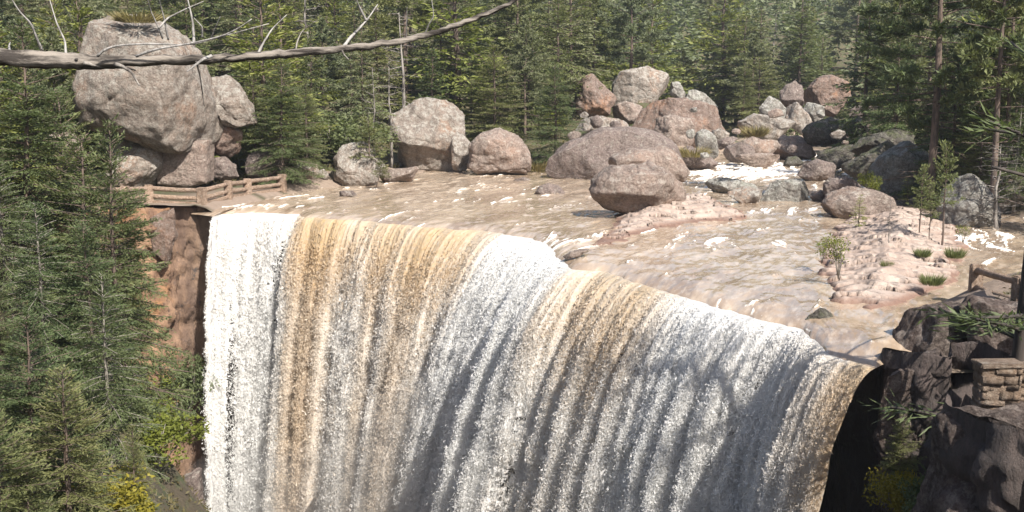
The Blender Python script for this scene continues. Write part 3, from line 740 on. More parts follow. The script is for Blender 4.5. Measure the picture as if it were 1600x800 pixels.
rock('tall crag with an orange stain standing below the far firs', [(1256,170),(1260,140),(1278,124),(1298,117),(1322,130),(1328,156),(1310,184),(1280,180)], 134, 45, 'rock_orange', cuts=9)
rock('small reddish boulder in the shade right of the orange stained crag', [(1326,182),(1334,166),(1352,158),(1370,162),(1374,176),(1352,186)], 122, 46, 'rock_dark')
# --- right bank
rock('long black barrel shaped boulder beside the far rapids', [(1253,206),(1260,194),(1296,186),(1318,188),(1324,210),(1312,226),(1284,230),(1260,226)], 107, 47, 'rock_moss', cuts=4)
rock('pale lichen boulder on the right end of the black barrel shaped boulder', [(1314,210),(1318,190),(1336,181),(1358,190),(1364,208),(1340,220)], 104, 48, 'rock_grey')
rock('round reddish brown boulder at the right edge of the rapids', [(1247,274),(1256,258),(1278,249),(1300,254),(1309,268),(1296,282),(1262,284)], 82, 49, 'rock_dark', cuts=3, rough=.7)
rock('low mossy boulder behind the round reddish brown boulder', [(1278,250),(1298,236),(1324,226),(1336,240),(1330,260),(1300,266)], 90, 50, 'rock_moss')
rock('wide dark flat topped boulder in the shade of the right bank', [(1330,232),(1340,210),(1380,204),(1426,205),(1434,220),(1404,244),(1350,248)], 80, 51, 'rock_moss', deep=.8, cuts=6)
rock('dark mossy sloping boulder below the wide flat topped boulder', [(1318,274),(1326,258),(1352,242),(1390,220),(1404,226),(1394,262),(1360,282)], 76, 52, 'rock_moss', cuts=6)
rock('tall pale triangular boulder on the right bank behind the small trees', [(1366,296),(1380,268),(1402,240),(1428,218),(1446,234),(1458,258),(1462,300),(1420,310)], 67, 53, 'rock_grey', cuts=8)
rock('rounded lichen covered boulder at the right beside the side channel', [(1470,320),(1480,290),(1496,276),(1514,272),(1532,284),(1550,310),(1558,334),(1552,358),(1500,362),(1472,350)], 54, 54, 'rock_grey', cuts=4, rough=.7)
rock('reddish rounded boulder at the upstream tip of the right island', [(1284,322),(1292,304),(1328,291),(1362,296),(1392,308),(1396,328),(1366,346),(1320,348),(1294,336)], 57.5, 55, 'rock_pink', cuts=4, rough=.7)
rock('smaller brown boulder partly hidden behind the reddish boulder of the right island', [(1286,304),(1294,282),(1326,276),(1346,290),(1330,312),(1296,314)], 65, 56, 'rock_dark')
rock('flat pale boulder in the river, farthest of the three right of the balanced boulder', [(1104,298),(1120,283),(1149,278),(1178,288),(1186,299),(1150,304)], 72, 57, 'rock_grey', deep=.8)
rock('whitish round boulder in the river, nearest of the three right of the balanced boulder', [(1138,318),(1144,300),(1164,291),(1184,297),(1192,316),(1165,324)], 65, 58, 'rock_pale')
rock('wide grey boulder in the river, rightmost of the three right of the balanced boulder', [(1188,314),(1198,292),(1224,281),(1254,281),(1268,300),(1264,318),(1215,322)], 66.5, 59, 'rock_grey', deep=.85)
rock('small stone close to the right end of the wide grey river boulder', [(1266,314),(1270,300),(1284,297),(1292,306),(1288,318)], 66, 60, 'rock_dark')
# --- right cliff rim blocks
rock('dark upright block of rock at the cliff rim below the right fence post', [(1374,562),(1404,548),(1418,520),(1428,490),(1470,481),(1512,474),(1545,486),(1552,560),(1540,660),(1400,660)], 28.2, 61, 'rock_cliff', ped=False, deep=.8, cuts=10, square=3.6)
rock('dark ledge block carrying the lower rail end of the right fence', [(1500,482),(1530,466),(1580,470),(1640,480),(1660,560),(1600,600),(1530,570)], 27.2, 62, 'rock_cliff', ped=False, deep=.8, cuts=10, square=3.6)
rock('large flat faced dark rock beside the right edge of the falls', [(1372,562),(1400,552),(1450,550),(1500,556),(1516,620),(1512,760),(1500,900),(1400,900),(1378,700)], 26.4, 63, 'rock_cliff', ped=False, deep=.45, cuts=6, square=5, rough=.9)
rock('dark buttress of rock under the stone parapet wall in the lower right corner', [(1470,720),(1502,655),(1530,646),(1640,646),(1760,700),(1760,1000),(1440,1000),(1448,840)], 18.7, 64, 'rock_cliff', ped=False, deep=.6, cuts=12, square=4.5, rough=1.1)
rock('ochre block jutting from the left cliff just under the fence', [(238,330),(268,326),(274,372),(262,410),(240,400)], 58.6, 68, 'rock_orange', ped=False, deep=.6, square=4)
rock('grey boulder at the foot of the left cliff beside the falls', [(262,770),(272,745),(296,735),(314,752),(322,800),(310,850),(265,850)], 53.5, 65, 'rock_dark', ped=False)
rock('pinkish rock face showing between the left firs above the fence', [(66,220),(86,202),(120,212),(128,240),(110,262),(74,258)], 58, 66, 'rock_pink', ped=False)
# ------------------------------------------------------------------ trees
def cards(base, dirv, nrm, ln, wd):
    """diamond sprays: arrays (n,3)"""
    w = np.cross(dirv, nrm); w /= np.linalg.norm(w, axis=1)[:, None] + 1e-9
    w = w * wd[:, None]; d = dirv * ln[:, None]
    return np.stack([base, base + d * .45 + w, base + d, base + d * .45 - w], 1).reshape(-1, 3)
def unit(a): return a / (np.linalg.norm(a, axis=-1, keepdims=True) + 1e-9)
def conifer(seed, H, R, base=.08, nb=95, card=.38, cw=.062, droop=.10, twig=.19, prof=.8, el0=-8, el1=42, trunk=.16, kind='fir', gaps=.15, lean=0.0, dead=0, barkm='bark', leafm='fir'):
    rg = np.random.RandomState(seed)
    wood = MB()
    k = 12; zz = np.linspace(0, H, k)
    off = np.stack([np.cumsum(rg.normal(0, .035, k)) + lean * zz, np.cumsum(rg.normal(0, .035, k)), zz - .3 * (zz == 0)], 1); off[:, :2] -= off[0, :2]
    V, q, t = tube(off, trunk * (1 - zz / H) ** .85 + .012, 8, seed, .15); wood.add(V, q, t)
    B_, D_, N_, L_, W_, T_ = [], [], [], [], [], []
    lev = max(6, nb // 6)
    for i in range(nb + dead):
        isdead = i >= nb
        f = ((i + rg.uniform()) / nb) if not isdead else 0
        if kind == 'fir' and not isdead: f = np.clip((math.floor(f * lev) + .5 + rg.normal(0, .16)) / lev, 0, 1)
        h = (base + (1 - base) * min(f, .995) ** .95) if not isdead else rg.uniform(.08, base + .1)
        if not isdead and rg.uniform() < gaps * .5: continue
        L = R * ((1 - f) ** prof * .95 + .06) * rg.uniform(.6, 1.12) if not isdead else R * rg.uniform(.3, .7)
        if kind == 'pine': L = R * math.sin(math.pi * min(1, f * .75 + .28)) * rg.uniform(.55, 1.1)
        az = i * 2.39996 + rg.normal(0, .45)
        el = math.radians(el0 + (el1 - el0) * f ** 1.4 + rg.normal(0, 6))
        p0 = np.array([np.interp(h * H, zz, off[:, 0]), np.interp(h * H, zz, off[:, 1]), h * H])
        u = np.linspace(0, 1, 6); rr = L * u * math.cos(el)
        z = L * u * math.sin(el) - droop * L * u ** 2 + .12 * L * np.clip(u - .55, 0, 1) ** 1.5
        azc = az + rg.normal(0, .15) * u
        pts = p0 + np.stack([rr * np.cos(azc), rr * np.sin(azc), z], 1)
        V, q, t = tube(pts, (.012 + .026 * (L / max(R, .1)) * (1 - u * .85)) * min(1, trunk / .16), 4); wood.add(V, q, t)
        if isdead:
            for s in range(3):
                uu = rg.uniform(.4, .95); j = p0 + (pts[-1] - p0) * uu
                e = unit(np.array([math.cos(az + rg.normal(0, .7)), math.sin(az + rg.normal(0, .7)), rg.normal(-.1, .3)])) * L * .35
                V, q, t = tube(np.array([j, j + e * .5 + [0, 0, .02], j + e]), [.012, .009, .004], 3); wood.add(V, q, t)
            continue
        if rg.uniform() < gaps * .4: continue
        nt = max(4, int(L / twig * 2))
        ut = np.sort(rg.uniform(.14 if kind == 'fir' else .35, 1.0, nt)); side = np.where(np.arange(nt) % 2, 1, -1)
        bp = np.stack([np.interp(ut, u, pts[:, c]) for c in range(3)], 1)
        bd = unit(np.stack([np.interp(np.clip(ut + .05, 0, 1), u, pts[:, c]) - np.interp(np.clip(ut - .05, 0, 1), u, pts[:, c]) for c in range(3)], 1))
        if kind == 'fir':
            tl = np.clip((1.12 - ut) * L * .55, .2, 1.1) * rg.uniform(.6, 1.15, nt)
            an = np.radians(rg.uniform(35, 68, nt)) * side
            td = np.stack([bd[:, 0] * np.cos(an) - bd[:, 1] * np.sin(an), bd[:, 0] * np.sin(an) + bd[:, 1] * np.cos(an), bd[:, 2] - .14 + rg.normal(0, .17, nt)], 1); td = unit(td)
            nc = np.maximum(1, np.ceil(tl / (card * .5)).astype(int))
            idx = np.repeat(np.arange(nt), nc); fr = np.concatenate([(np.arange(n_) + rg.uniform(0, .6, n_)) / n_ for n_ in nc])
            b0 = bp[idx] + td[idx] * (tl[idx] * fr)[:, None]
            dd = unit(td[idx] + rg.normal(0, .30, (len(idx), 3)) + bd[idx] * .25)
            nn = unit(np.array([0, 0, 1.0]) + rg.normal(0, .5, (len(idx), 3)))
            n_ = len(idx)
            B_.append(b0); D_.append(dd); N_.append(nn); L_.append(card * rg.uniform(.55, 1.1, n_)); W_.append(cw * rg.uniform(.6, 1.25, n_))
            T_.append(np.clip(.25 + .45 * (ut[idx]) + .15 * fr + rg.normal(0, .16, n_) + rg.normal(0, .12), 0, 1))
        else:
            m = 9; idx = np.repeat(np.arange(nt), m)
            ctr = bp[idx] + rg.normal(0, .10, (len(idx), 3)) * (L / R)
            dd = unit(rg.normal(0, 1, (len(idx), 3)) + bd[idx] * .7 + [0, 0, .35])
            nn = unit(rg.normal(0, 1, (len(idx), 3)))
            n_ = len(idx)
            B_.append(ctr); D_.append(dd); N_.append(nn); L_.append(card * rg.uniform(.6, 1.1, n_)); W_.append(cw * .7 * rg.uniform(.6, 1.2, n_))
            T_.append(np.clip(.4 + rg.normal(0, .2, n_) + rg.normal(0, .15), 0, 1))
    B_, D_, N_, L_, W_, T_ = map(np.concatenate, (B_, D_, N_, L_, W_, T_))
    Q = cards(B_, D_, N_, L_, W_)
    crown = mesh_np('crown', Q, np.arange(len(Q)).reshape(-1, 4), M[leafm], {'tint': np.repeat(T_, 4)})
    return wood.mesh('trunk', M[barkm]), crown, H
def shrub(seed, H, R, n=2600, leaf=.09, leafm='leaf', stems=7, grassy=False, barkm='barkgrey'):
    rg = np.random.RandomState(seed); wood = MB(); B_, D_ = [], []
    if grassy:
        n_ = n; a = rg.uniform(0, 2 * math.pi, n_); r = R * .45 * np.sqrt(rg.uniform(0, 1, n_))
        b = np.stack([r * np.cos(a), r * np.sin(a), 0 * a], 1); out = unit(np.stack([np.cos(a) * .7, np.sin(a) * .7, rg.uniform(.6, 1.6, n_)], 1) + rg.normal(0, .2, (n_, 3)))
        Q = cards(b, out, unit(rg.normal(0, 1, (n_, 3))), H * rg.uniform(.5, 1.1, n_), np.full(n_, leaf))
        return None, mesh_np('grass_blades', Q, np.arange(len(Q)).reshape(-1, 4), M[leafm], {'tint': np.repeat(rg.uniform(0, 1, n_), 4)}), H
    cl = []
    for s in range(stems):
        a = rg.uniform(0, 6.28); e = np.array([math.cos(a) * R * rg.uniform(.3, .8), math.sin(a) * R * rg.uniform(.3, .8), H * rg.uniform(.55, .95)])
        m = e * .5 + rg.normal(0, .06, 3) * R
        V, q, t = tube(np.array([[0, 0, -.1], m, e]), np.array([.035, .022, .008]) * max(.5, H / 2.5), 5); wood.add(V, q, t)
        for _ in range(4):
            c = m + (e - m) * rg.uniform(.1, 1.1) + rg.normal(0, .16, 3) * R; cl.append(c)
            V, q, t = tube(np.array([m, c]), [.012, .005], 3); wood.add(V, q, t)
    cl = np.array(cl); ci = rg.randint(0, len(cl), n)
    p = cl[ci] + unit(rg.normal(0, 1, (n, 3))) * (R * .30 * rg.uniform(.2, 1, n) ** .5)[:, None] * [1, 1, .7]; p[:, 2] = np.maximum(p[:, 2], .03)
    Q = cards(p, unit(rg.normal(0, 1, (n, 3)) + [0, 0, .1]), unit(rg.normal(0, .8, (n, 3)) + [0, 0, .8]), leaf * 1.6 * rg.uniform(.6, 1.2, n), leaf * .42 * rg.uniform(.7, 1.2, n))
    tint = np.clip(.3 + .4 * rg.uniform(0, 1, len(cl))[ci] + rg.normal(0, .15, n), 0, 1)
    return wood.mesh('stems', M[barkm]), mesh_np('foliage', Q, np.arange(len(Q)).reshape(-1, 4), M[leafm], {'tint': np.repeat(tint, 4)}), H
def snag(seed, H, trunk=.12, nb=26, barkm='deadwood'):
    rg = np.random.RandomState(seed); wood = MB(); br = wood
    zz = np.linspace(-.3, H, 9); off = np.stack([np.cumsum(rg.normal(0, .05, 9)), np.cumsum(rg.normal(0, .05, 9)), zz], 1)
    V, q, t = tube(off, trunk * (1 - np.linspace(0, 1, 9) * .9), 7, seed, .1); wood.add(V, q, t)
    for i in range(nb):
        h = rg.uniform(.25, 1) ; a = rg.uniform(0, 6.28); L = H * .22 * (1.15 - h) * rg.uniform(.5, 1.3) + .25
        p0 = np.array([np.interp(h * H, zz, off[:, 0]), np.interp(h * H, zz, off[:, 1]), h * H])
        e = p0 + np.array([math.cos(a) * L, math.sin(a) * L, L * rg.uniform(-.15, .4)]); m = (p0 + e) / 2 + rg.normal(0, .08, 3) * L
        V, q, t = tube(np.array([p0, m, e]), np.array([.22, .13, .04]) * trunk, 4); br.add(V, q, t)
        for _ in range(2):
            j = m + (e - m) * rg.uniform(0, .8); e2 = j + unit(rg.normal(0, 1, 3) + [0, 0, .2]) * L * .35
            V, q, t = tube(np.array([j, e2]), np.array([.09, .03]) * trunk, 3); br.add(V, q, t)
    return wood.mesh('trunk', M[barkm]), None, H

PROTO = {
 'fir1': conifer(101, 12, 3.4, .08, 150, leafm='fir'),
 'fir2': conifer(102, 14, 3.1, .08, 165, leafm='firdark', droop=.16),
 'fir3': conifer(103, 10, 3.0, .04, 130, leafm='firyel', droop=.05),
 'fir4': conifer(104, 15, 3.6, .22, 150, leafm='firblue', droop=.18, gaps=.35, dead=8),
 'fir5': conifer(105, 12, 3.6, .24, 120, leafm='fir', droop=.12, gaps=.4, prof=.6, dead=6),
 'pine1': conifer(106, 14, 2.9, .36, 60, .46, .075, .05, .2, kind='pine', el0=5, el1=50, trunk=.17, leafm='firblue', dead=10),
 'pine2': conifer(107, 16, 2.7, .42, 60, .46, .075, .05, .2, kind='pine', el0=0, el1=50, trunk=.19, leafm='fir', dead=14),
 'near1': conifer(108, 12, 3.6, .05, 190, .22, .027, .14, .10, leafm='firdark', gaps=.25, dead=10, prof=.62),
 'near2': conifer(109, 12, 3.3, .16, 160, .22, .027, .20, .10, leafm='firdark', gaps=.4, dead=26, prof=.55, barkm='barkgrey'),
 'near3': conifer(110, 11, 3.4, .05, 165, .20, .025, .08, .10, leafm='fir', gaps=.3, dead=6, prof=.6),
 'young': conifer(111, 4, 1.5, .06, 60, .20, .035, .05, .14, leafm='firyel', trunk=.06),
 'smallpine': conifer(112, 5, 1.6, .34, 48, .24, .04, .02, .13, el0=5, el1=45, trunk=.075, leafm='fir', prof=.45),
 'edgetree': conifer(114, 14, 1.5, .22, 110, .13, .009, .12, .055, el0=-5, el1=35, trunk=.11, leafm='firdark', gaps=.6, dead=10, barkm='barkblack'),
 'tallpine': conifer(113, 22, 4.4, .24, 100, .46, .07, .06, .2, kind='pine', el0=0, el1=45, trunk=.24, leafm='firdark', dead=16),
 'bush': shrub(120, 2.2, 1.5), 'bushyel': shrub(121, 2.4, 1.7, 3600, .10, 'leafyel'), 'bushdark': shrub(122, 2.6, 1.8, 3200, .10, 'firdark'),
 'sparse': shrub(123, 1.6, .8, 420, .07, 'leaf', 6), 'tuft': shrub(124, .4, .6, 520, .009, 'fir', grassy=True), 'drytuft': shrub(125, .9, 1.0, 500, .022, 'drygrass', grassy=True),
 'snag': snag(126, 8), 'twiggy': snag(127, 4, .07, 60),
}
KINDN = {'fir': 'fir_tree', 'pin': 'pine_tree', 'nea': 'fir_tree', 'you': 'young_fir', 'sma': 'pine_tree', 'tal': 'pine_tree', 'edg': 'fir_tree', 'bus': 'shrub', 'spa': 'shrub', 'tuf': 'grass_tuft', 'dry': 'grass_tuft', 'sna': 'dead_tree', 'twi': 'dead_tree'}
CATN = {'fir_tree': 'tree', 'pine_tree': 'tree', 'young_fir': 'tree', 'shrub': 'shrub', 'grass_tuft': 'grass tuft', 'dead_tree': 'dead tree'}
PARTN = {'trunk': 'trunk', 'crown': 'crown', 'stems': 'stems', 'foliage': 'foliage', 'grass_blades': 'grass_blades', 'bare_branches': 'bare_branches'}
rgT = np.random.RandomState(77)
def plant(proto, base, scale, label, group=None, wide=1.0, rz=None, lean=(0, 0), cat=None):
    a, b, H = PROTO[proto]; nm = KINDN[proto[:3]]
    t = thing(nm, label, cat or CATN[nm], base, group, rgT.uniform(0, 6.28) if rz is None else rz)
    t.rotation_euler[0] = lean[0]; t.rotation_euler[1] = lean[1]
    t.scale = (scale * wide, scale * wide, scale)
    for me in (a, b):
        if me is not None: link(me.name.split('.')[0], me, t)
    return t
def ground_z(x, y): return float(height(np.array([x]), np.array([y]))[0])
def tree_at(proto, px, top, d, label, base=None, group=None, wide=1.0, z=None, **kw):
    """stands on the ground at distance d in column px; its tip reaches row top"""
    P = PD(px, top, d); P[0] = PD(px, max(top, 200), d)[0]; gz = z if z is not None else (ground_z(P[0], P[1]) if base is None else PD(px, base, d)[2])
    h = max(P[2] - gz, .3); H = PROTO[proto][2]
    sc_ = h / H
    return plant(proto, (P[0], P[1], gz), sc_, label, group, wide, **kw)

def hit(px, py):
    r = ray(px, py); dd = np.linspace(14, 90, 600); Q = CAM + r * (dd / r[1])[:, None]
    below = np.nonzero(Q[:, 2] < height(Q[:, 0], Q[:, 1]))[0]
    return Q[below[0]] if len(below) else Q[-1]
def slope_plant(proto, px, base, top, label, wide=1.0, **kw):
    P = hit(px, base); h = (base - top) * P[1] / F
    return plant(proto, tuple(P - [0, 0, .15]), h / PROTO[proto][2], label, None, wide, **kw)
# ---- named trees
tree_at('near1', 165, 190, 40, 'large fir with drooping tiers in front of the left cliff, tip below the tall outcrop', wide=.85)
tree_at('near3', 130, 215, 46, 'bright green fir just below the left end of the fence', wide=1.2)
tree_at('near1', 40, 40, 47, 'tall fir at the left edge under the dead trunk', wide=1.15)
tree_at('near3', 92, 150, 52, 'yellowish fir between the left edge and the tall outcrop', wide=1.0)
tree_at('near2', -10, 250, 38, 'dark fir cut by the left edge halfway down', wide=1.2)
slope_plant('near1', 60, 850, 455, 'dense dark fir filling the lower left corner', wide=1.25)
slope_plant('near3', 110, 900, 540, 'broad light green fir in the lower left with hanging tiers', wide=1.2)
slope_plant('near2', 180, 760, 400, 'half dead fir with bare grey lower twigs beside the left cliff', wide=1.0)
slope_plant('near3', 5, 980, 600, 'low bright fir at the bottom left corner', wide=1.3)
slope_plant('twiggy', 172, 720, 545, 'leafless grey twiggy tree among the lower left firs', wide=1.6)
slope_plant('twiggy', 105, 830, 690, 'pale dead twiggy sapling at the bottom left', wide=1.6)
slope_plant('bushyel', 200, 830, 700, 'yellow leaved bush at the bottom left next to the falls', wide=1.3)
slope_plant('bush', 240, 740, 635, 'fresh green bush below the left cliff', wide=1.3)
slope_plant('bushyel', 145, 860, 735, 'yellow green bush nearest the bottom edge on the left', wide=1.3)
slope_plant('bush', 215, 650, 560, 'olive bush clinging to the foot of the ochre cliff', wide=1.4)
slope_plant('bush', 250, 700, 600, 'hanging green bush on the cliff against the white water', wide=.7)
slope_plant('bushdark', 140, 690, 590, 'dark shrub between the lower left firs', wide=1.5)
for px, bs, tp, pr, wd, lb in [(150, 640, 330, 'near1', 1.0, 'mid sized fir below the bright green fir on the left slope'), (70, 600, 300, 'near2', 1.0, 'ragged fir with bare twigs left of the mid sized fir on the slope'),
    (10, 700, 420, 'near1', 1.0, 'dark fir on the left edge above the low bright fir'), (215, 860, 640, 'near3', .8, 'slim light fir beside the yellow leaved bush'), (60, 1000, 690, 'near1', 1.2, 'fir top rising from the bottom edge at the far left'),
    (180, 520, 320, 'near3', 1.1, 'young light fir on the rim below the fence'), (205, 480, 350, 'near3', .8, 'small fir touching the ochre cliff below the fence')]:
    slope_plant(pr, px, bs, tp, lb, wide=wd)
plant('bushdark', tuple(PD(286, 665, 59.0)), 1.6, 'dark bush rooted on the left cliff right beside the white water', wide=.7)
tree_at('near1', 440, 92, 73, 'full young fir behind the right end of the left fence', wide=1.25)
tree_at('fir5', 398, 120, 76, 'fir leaning over the reddish boulder behind the curved fence', wide=1.1)
tree_at('near3', 478, 130, 77, 'light green fir right of the fence end', wide=1.1)
tree_at('smallpine', 575, 188, 77, 'small flat topped pine rising above the smooth pale boulder', base=285, wide=1.1)
tree_at('smallpine', 588, 250, 74, 'low leaning pine sapling at the water edge on the left shore', base=290, wide=1.5, lean=(0, .35))
tree_at('bushdark', 545, 170, 84, 'dark bluish shrub behind the small flat topped pine', wide=1.6)
tree_at('snag', 584, 105, 82, 'slim pale dead trunk with short stubs behind the smooth pale boulder', wide=.9)
tree_at('snag', 611, 95, 88, 'grey dead pine with level bare branches left of the undercut boulder', wide=1.0)
tree_at('near3', 775, 72, 99, 'broad yellow green fir right behind the round pinkish boulder', wide=1.45)
tree_at('near1', 868, 100, 93, 'dark sided fir left of the central boulder pile', wide=1.2)
tree_at('near3', 735, 125, 101, 'small bright fir above the undercut boulder', wide=1.3)
tree_at('fir1', 826, 20, 104, 'fir with a black trunk between the two broad firs of the left bank', wide=.9)
tree_at('near3', 1160, 98, 127, 'small bright fir standing beside the central pile', wide=1.35, base=172)
tree_at('fir2', 1246, -10, 150, 'large dark fir above the orange stained crag', wide=1.25)
tree_at('fir4', 1185, 10, 158, 'greyish fir left of the large dark fir upstream', wide=1.1)
tree_at('tallpine', 1461, -300, 62, 'tall straight pine with a thick red brown trunk on the right bank', wide=1.0)
tree_at('pine2', 1560, -170, 57, 'thin dark pine, left one of the close pair near the right edge', wide=.9)
tree_at('pine2', 1574, -150, 60, 'thin dark pine, right one of the close pair near the right edge', wide=.8)
tree_at('near3', 1535, 150, 61, 'sunlit fir with feathery boughs above the lichen covered boulder', wide=1.1)
tree_at('near1', 1490, 60, 64, 'dense fir right of the thick pine trunk', wide=1.1)
tree_at('near2', 1592, 140, 58, 'fir with bare grey lower twigs at the right edge', wide=1.1)
tree_at('near1', 1400, 30, 82, 'shaded fir left of the thick pine trunk', wide=1.1)
tree_at('fir2', 1350, -20, 100, 'dark fir on the right bank above the small reddish boulder', wide=1.2)
tree_at('twiggy', 1572, 225, 52, 'grey leafless shrub like tree in front of the dark right firs', wide=1.6)
tree_at('edgetree', 1607, -420, 23, 'near fir with a black trunk cut by the right edge', wide=1.0)
# island plants
ISL = {}
for px, top, bot, pr, wd, lb in [
    (1388, 305, 388, 'twiggy', .6, 'bare grey sapling standing alone on the pink island slab'),
    (1342, 305, 352, 'young', 1.1, 'small round fir against the reddish boulder of the island'),
    (1472, 228, 378, 'smallpine', .62, 'dark trunked pine, tallest on the right island'),
    (1437, 262, 365, 'smallpine', .7, 'slender pine sapling left of the tallest island pine'),
    (1452, 290, 372, 'smallpine', .6, 'short pine sapling in the gap between the two taller island pines'),
    (1310, 362, 432, 'sparse', .9, 'sparse leafy shrub at the left edge of the pink island slab'),
    (1284, 368, 410, 'sparse', 1.0, 'thin green shrub growing at the water on the left of the island'),
    (1441, 385, 402, 'tuft', .8, 'green grass tuft in the middle of the island slab'),
    (1455, 425, 446, 'tuft', .95, 'wide green grass tuft near the downstream end of the island'),
    (1492, 384, 404, 'tuft', .8, 'grass tuft on the right edge of the island by the side channel'),
    (1386, 405, 420, 'tuft', .7, 'small olive grass tuft below the bare grey sapling'),
    (1505, 350, 378, 'sparse', 1.2, 'leafy shrub on the back edge of the island near the lichen covered boulder'),
    (1418, 275, 312, 'young', 1.3, 'low fir at the foot of the tall triangular boulder'),
    (1360, 270, 305, 'bush', .9, 'yellow green bush between the island boulder and the triangular boulder')]:
    P = PZ(px, bot, .35 if bot > 310 else .8); P2 = PD(px, top, P[1])
    plant(pr, P, (P2[2] - P[2]) / PROTO[pr][2], lb, wide=wd)
for px, py, z, pr, s, w, lb in [(985,330,.25,'tuft',.9,1.6,'green grass growing under the balanced boulder'), (1180,208,None,'drytuft',1.5,1.3,'dry grass tuft in front of the tan flat faced boulder'),
    (1082,240,None,'drytuft',1.2,1.6,'dry grass on the low brown rock by the rapids'), (838,262,None,'drytuft',1.2,1.8,'dry grass between the round pinkish boulder and the long dark boulder'), (215,30,None,'drytuft',.9,2.2,'dry grass growing on top of the tall outcrop')]:
    dd = {1180: 113, 1082: 93, 838: 91, 215: 67.5}.get(px)
    P = PZ(px, py, z) if z is not None else PD(px, py + 6, dd)
    plant(pr, P, s, lb, wide=w)
tree_at('near3', 1412, 650, 24.6, 'green fir sapling at the foot of the dark right cliff', base=770, wide=1.2)
tree_at('bushyel', 1420, 725, 23.6, 'sunlit yellow green bush at the bottom right below the cliff', base=830, wide=.8)
tree_at('bushdark', 1462, 745, 22.3, 'dark bluish bush at the bottom edge beside the right buttress', base=850, wide=.8)

# ---- forest on the hills
pts = []
def blocked(px, top, bot, hw, d):
    for (x0, y0, x1, y1, rd) in ROCKS:
        if rd > d - 2 and px + hw * .55 > x0 and px - hw * .55 < x1 and top < y1 - 4 and bot > y0 + 6: return True
    return False
rgF = np.random.RandomState(21); tries = 0
KEEP = [(-22.8, 70), (-11, 74)]
cand = []
for ring, (d0, d1, sp, cnt) in enumerate([(78, 120, 4.6, 48), (105, 165, 5.2, 80), (150, 250, 6.2, 75), (44, 80, 4.2, 30)]):
    got = 0
    for _ in range(6000):
        if got >= cnt: break
        y = rgF.uniform(d0, d1); x = rgF.uniform(-.53, .53) * y
        if ring == 3: x = (rgF.uniform(-.55, -.33) if rgF.uniform() < .6 else rgF.uniform(.44, .56)) * y
        if any((x - a) ** 2 + (y - b) ** 2 < sp * sp for a, b in pts): continue
        X_, Y_ = np.array([x]), np.array([y])
        if inside(X_, Y_, RIVER)[0] or inside(X_, Y_, GORGE)[0] or seg_dist(X_, Y_, RIVER)[0] < 2.2: continue
        gz = ground_z(x, y); h = rgF.choice([rgF.uniform(8, 13), rgF.uniform(13, 22)]) if ring else rgF.uniform(8, 15)
        if ring == 3: h = rgF.uniform(7, 13)
        px, pb, w = proj([[x, y, gz]]); _, pt, _ = proj([[x, y, gz + h]])
        if pb[0] > 300: continue
        hw = 2.2 * F / w[0]
        if blocked(px[0], pt[0], pb[0], hw, y): continue
        if -27 < x < -14 and 58 < y < 76: continue
        pts.append((x, y)); cand.append((x, y, gz, h, px[0], ring)); got += 1
for x, y, gz, h, px, ring in cand:
    pr = rgF.choice(['fir1', 'fir2', 'fir3', 'fir4', 'fir5', 'pine1', 'pine2', 'snag'], p=[.14, .14, .11, .16, .15, .12, .13, .05])
    kind = {'fir1': 'mid green fir', 'fir2': 'dark drooping fir', 'fir3': 'yellow green fir', 'fir4': 'pale greyish fir', 'fir5': 'ragged fir with gaps', 'pine1': 'open crowned pine', 'pine2': 'bare stemmed pine', 'snag': 'leafless grey dead tree'}[pr]
    if px < 340: where = 'in the woods around and behind the tall left outcrop'
    elif px < 700: where = 'on the wooded slope behind the left shore boulders'
    elif px < 1120: where = 'in the forest rising behind the central boulder pile'
    elif px < 1340: where = 'in the far gap upstream of the rapids'
    else: where = 'in the dense woods of the right bank'
    far = {0: 'front row', 1: 'middle row', 2: 'distant row', 3: 'near row'}[ring]
    plant(pr, (x, y, gz - .1), h / PROTO[pr][2], f'{kind} {where}, {far}', f'{kind}s {where}, {far}', wide=rgF.uniform(1.0, 1.55))

# ---- small rocks wedged among the big ones
rgR = np.random.RandomState(31); nr = 0
for _ in range(900):
    if nr >= 20: break
    px = rgR.uniform(895, 1335); py = rgR.uniform(170, 246)
    P = hit(px, py)
    if not 84 < P[1] < 145 or P[2] < -.2 and rgR.uniform() < .8: continue
    w_ = rgR.uniform(5, 13); h_ = w_ * rgR.uniform(.55, .95); a = np.linspace(0, 2 * math.pi, 9)[:-1] + rgR.uniform(0, .6)
    rr = rgR.uniform(.8, 1.15, 8)
    rock('small boulder wedged among the larger rocks of the far boulder field', [(px + w_ * r * math.cos(t), py - h_ * .35 - h_ * r * math.sin(t)) for r, t in zip(rr, a)], P[1], 200 + nr,
         ['rock_pink', 'rock_grey', 'rock_pale', 'rock_dark'][nr % 4], ped=False, group='small boulders of the far boulder field', sub=4)
    nr += 1
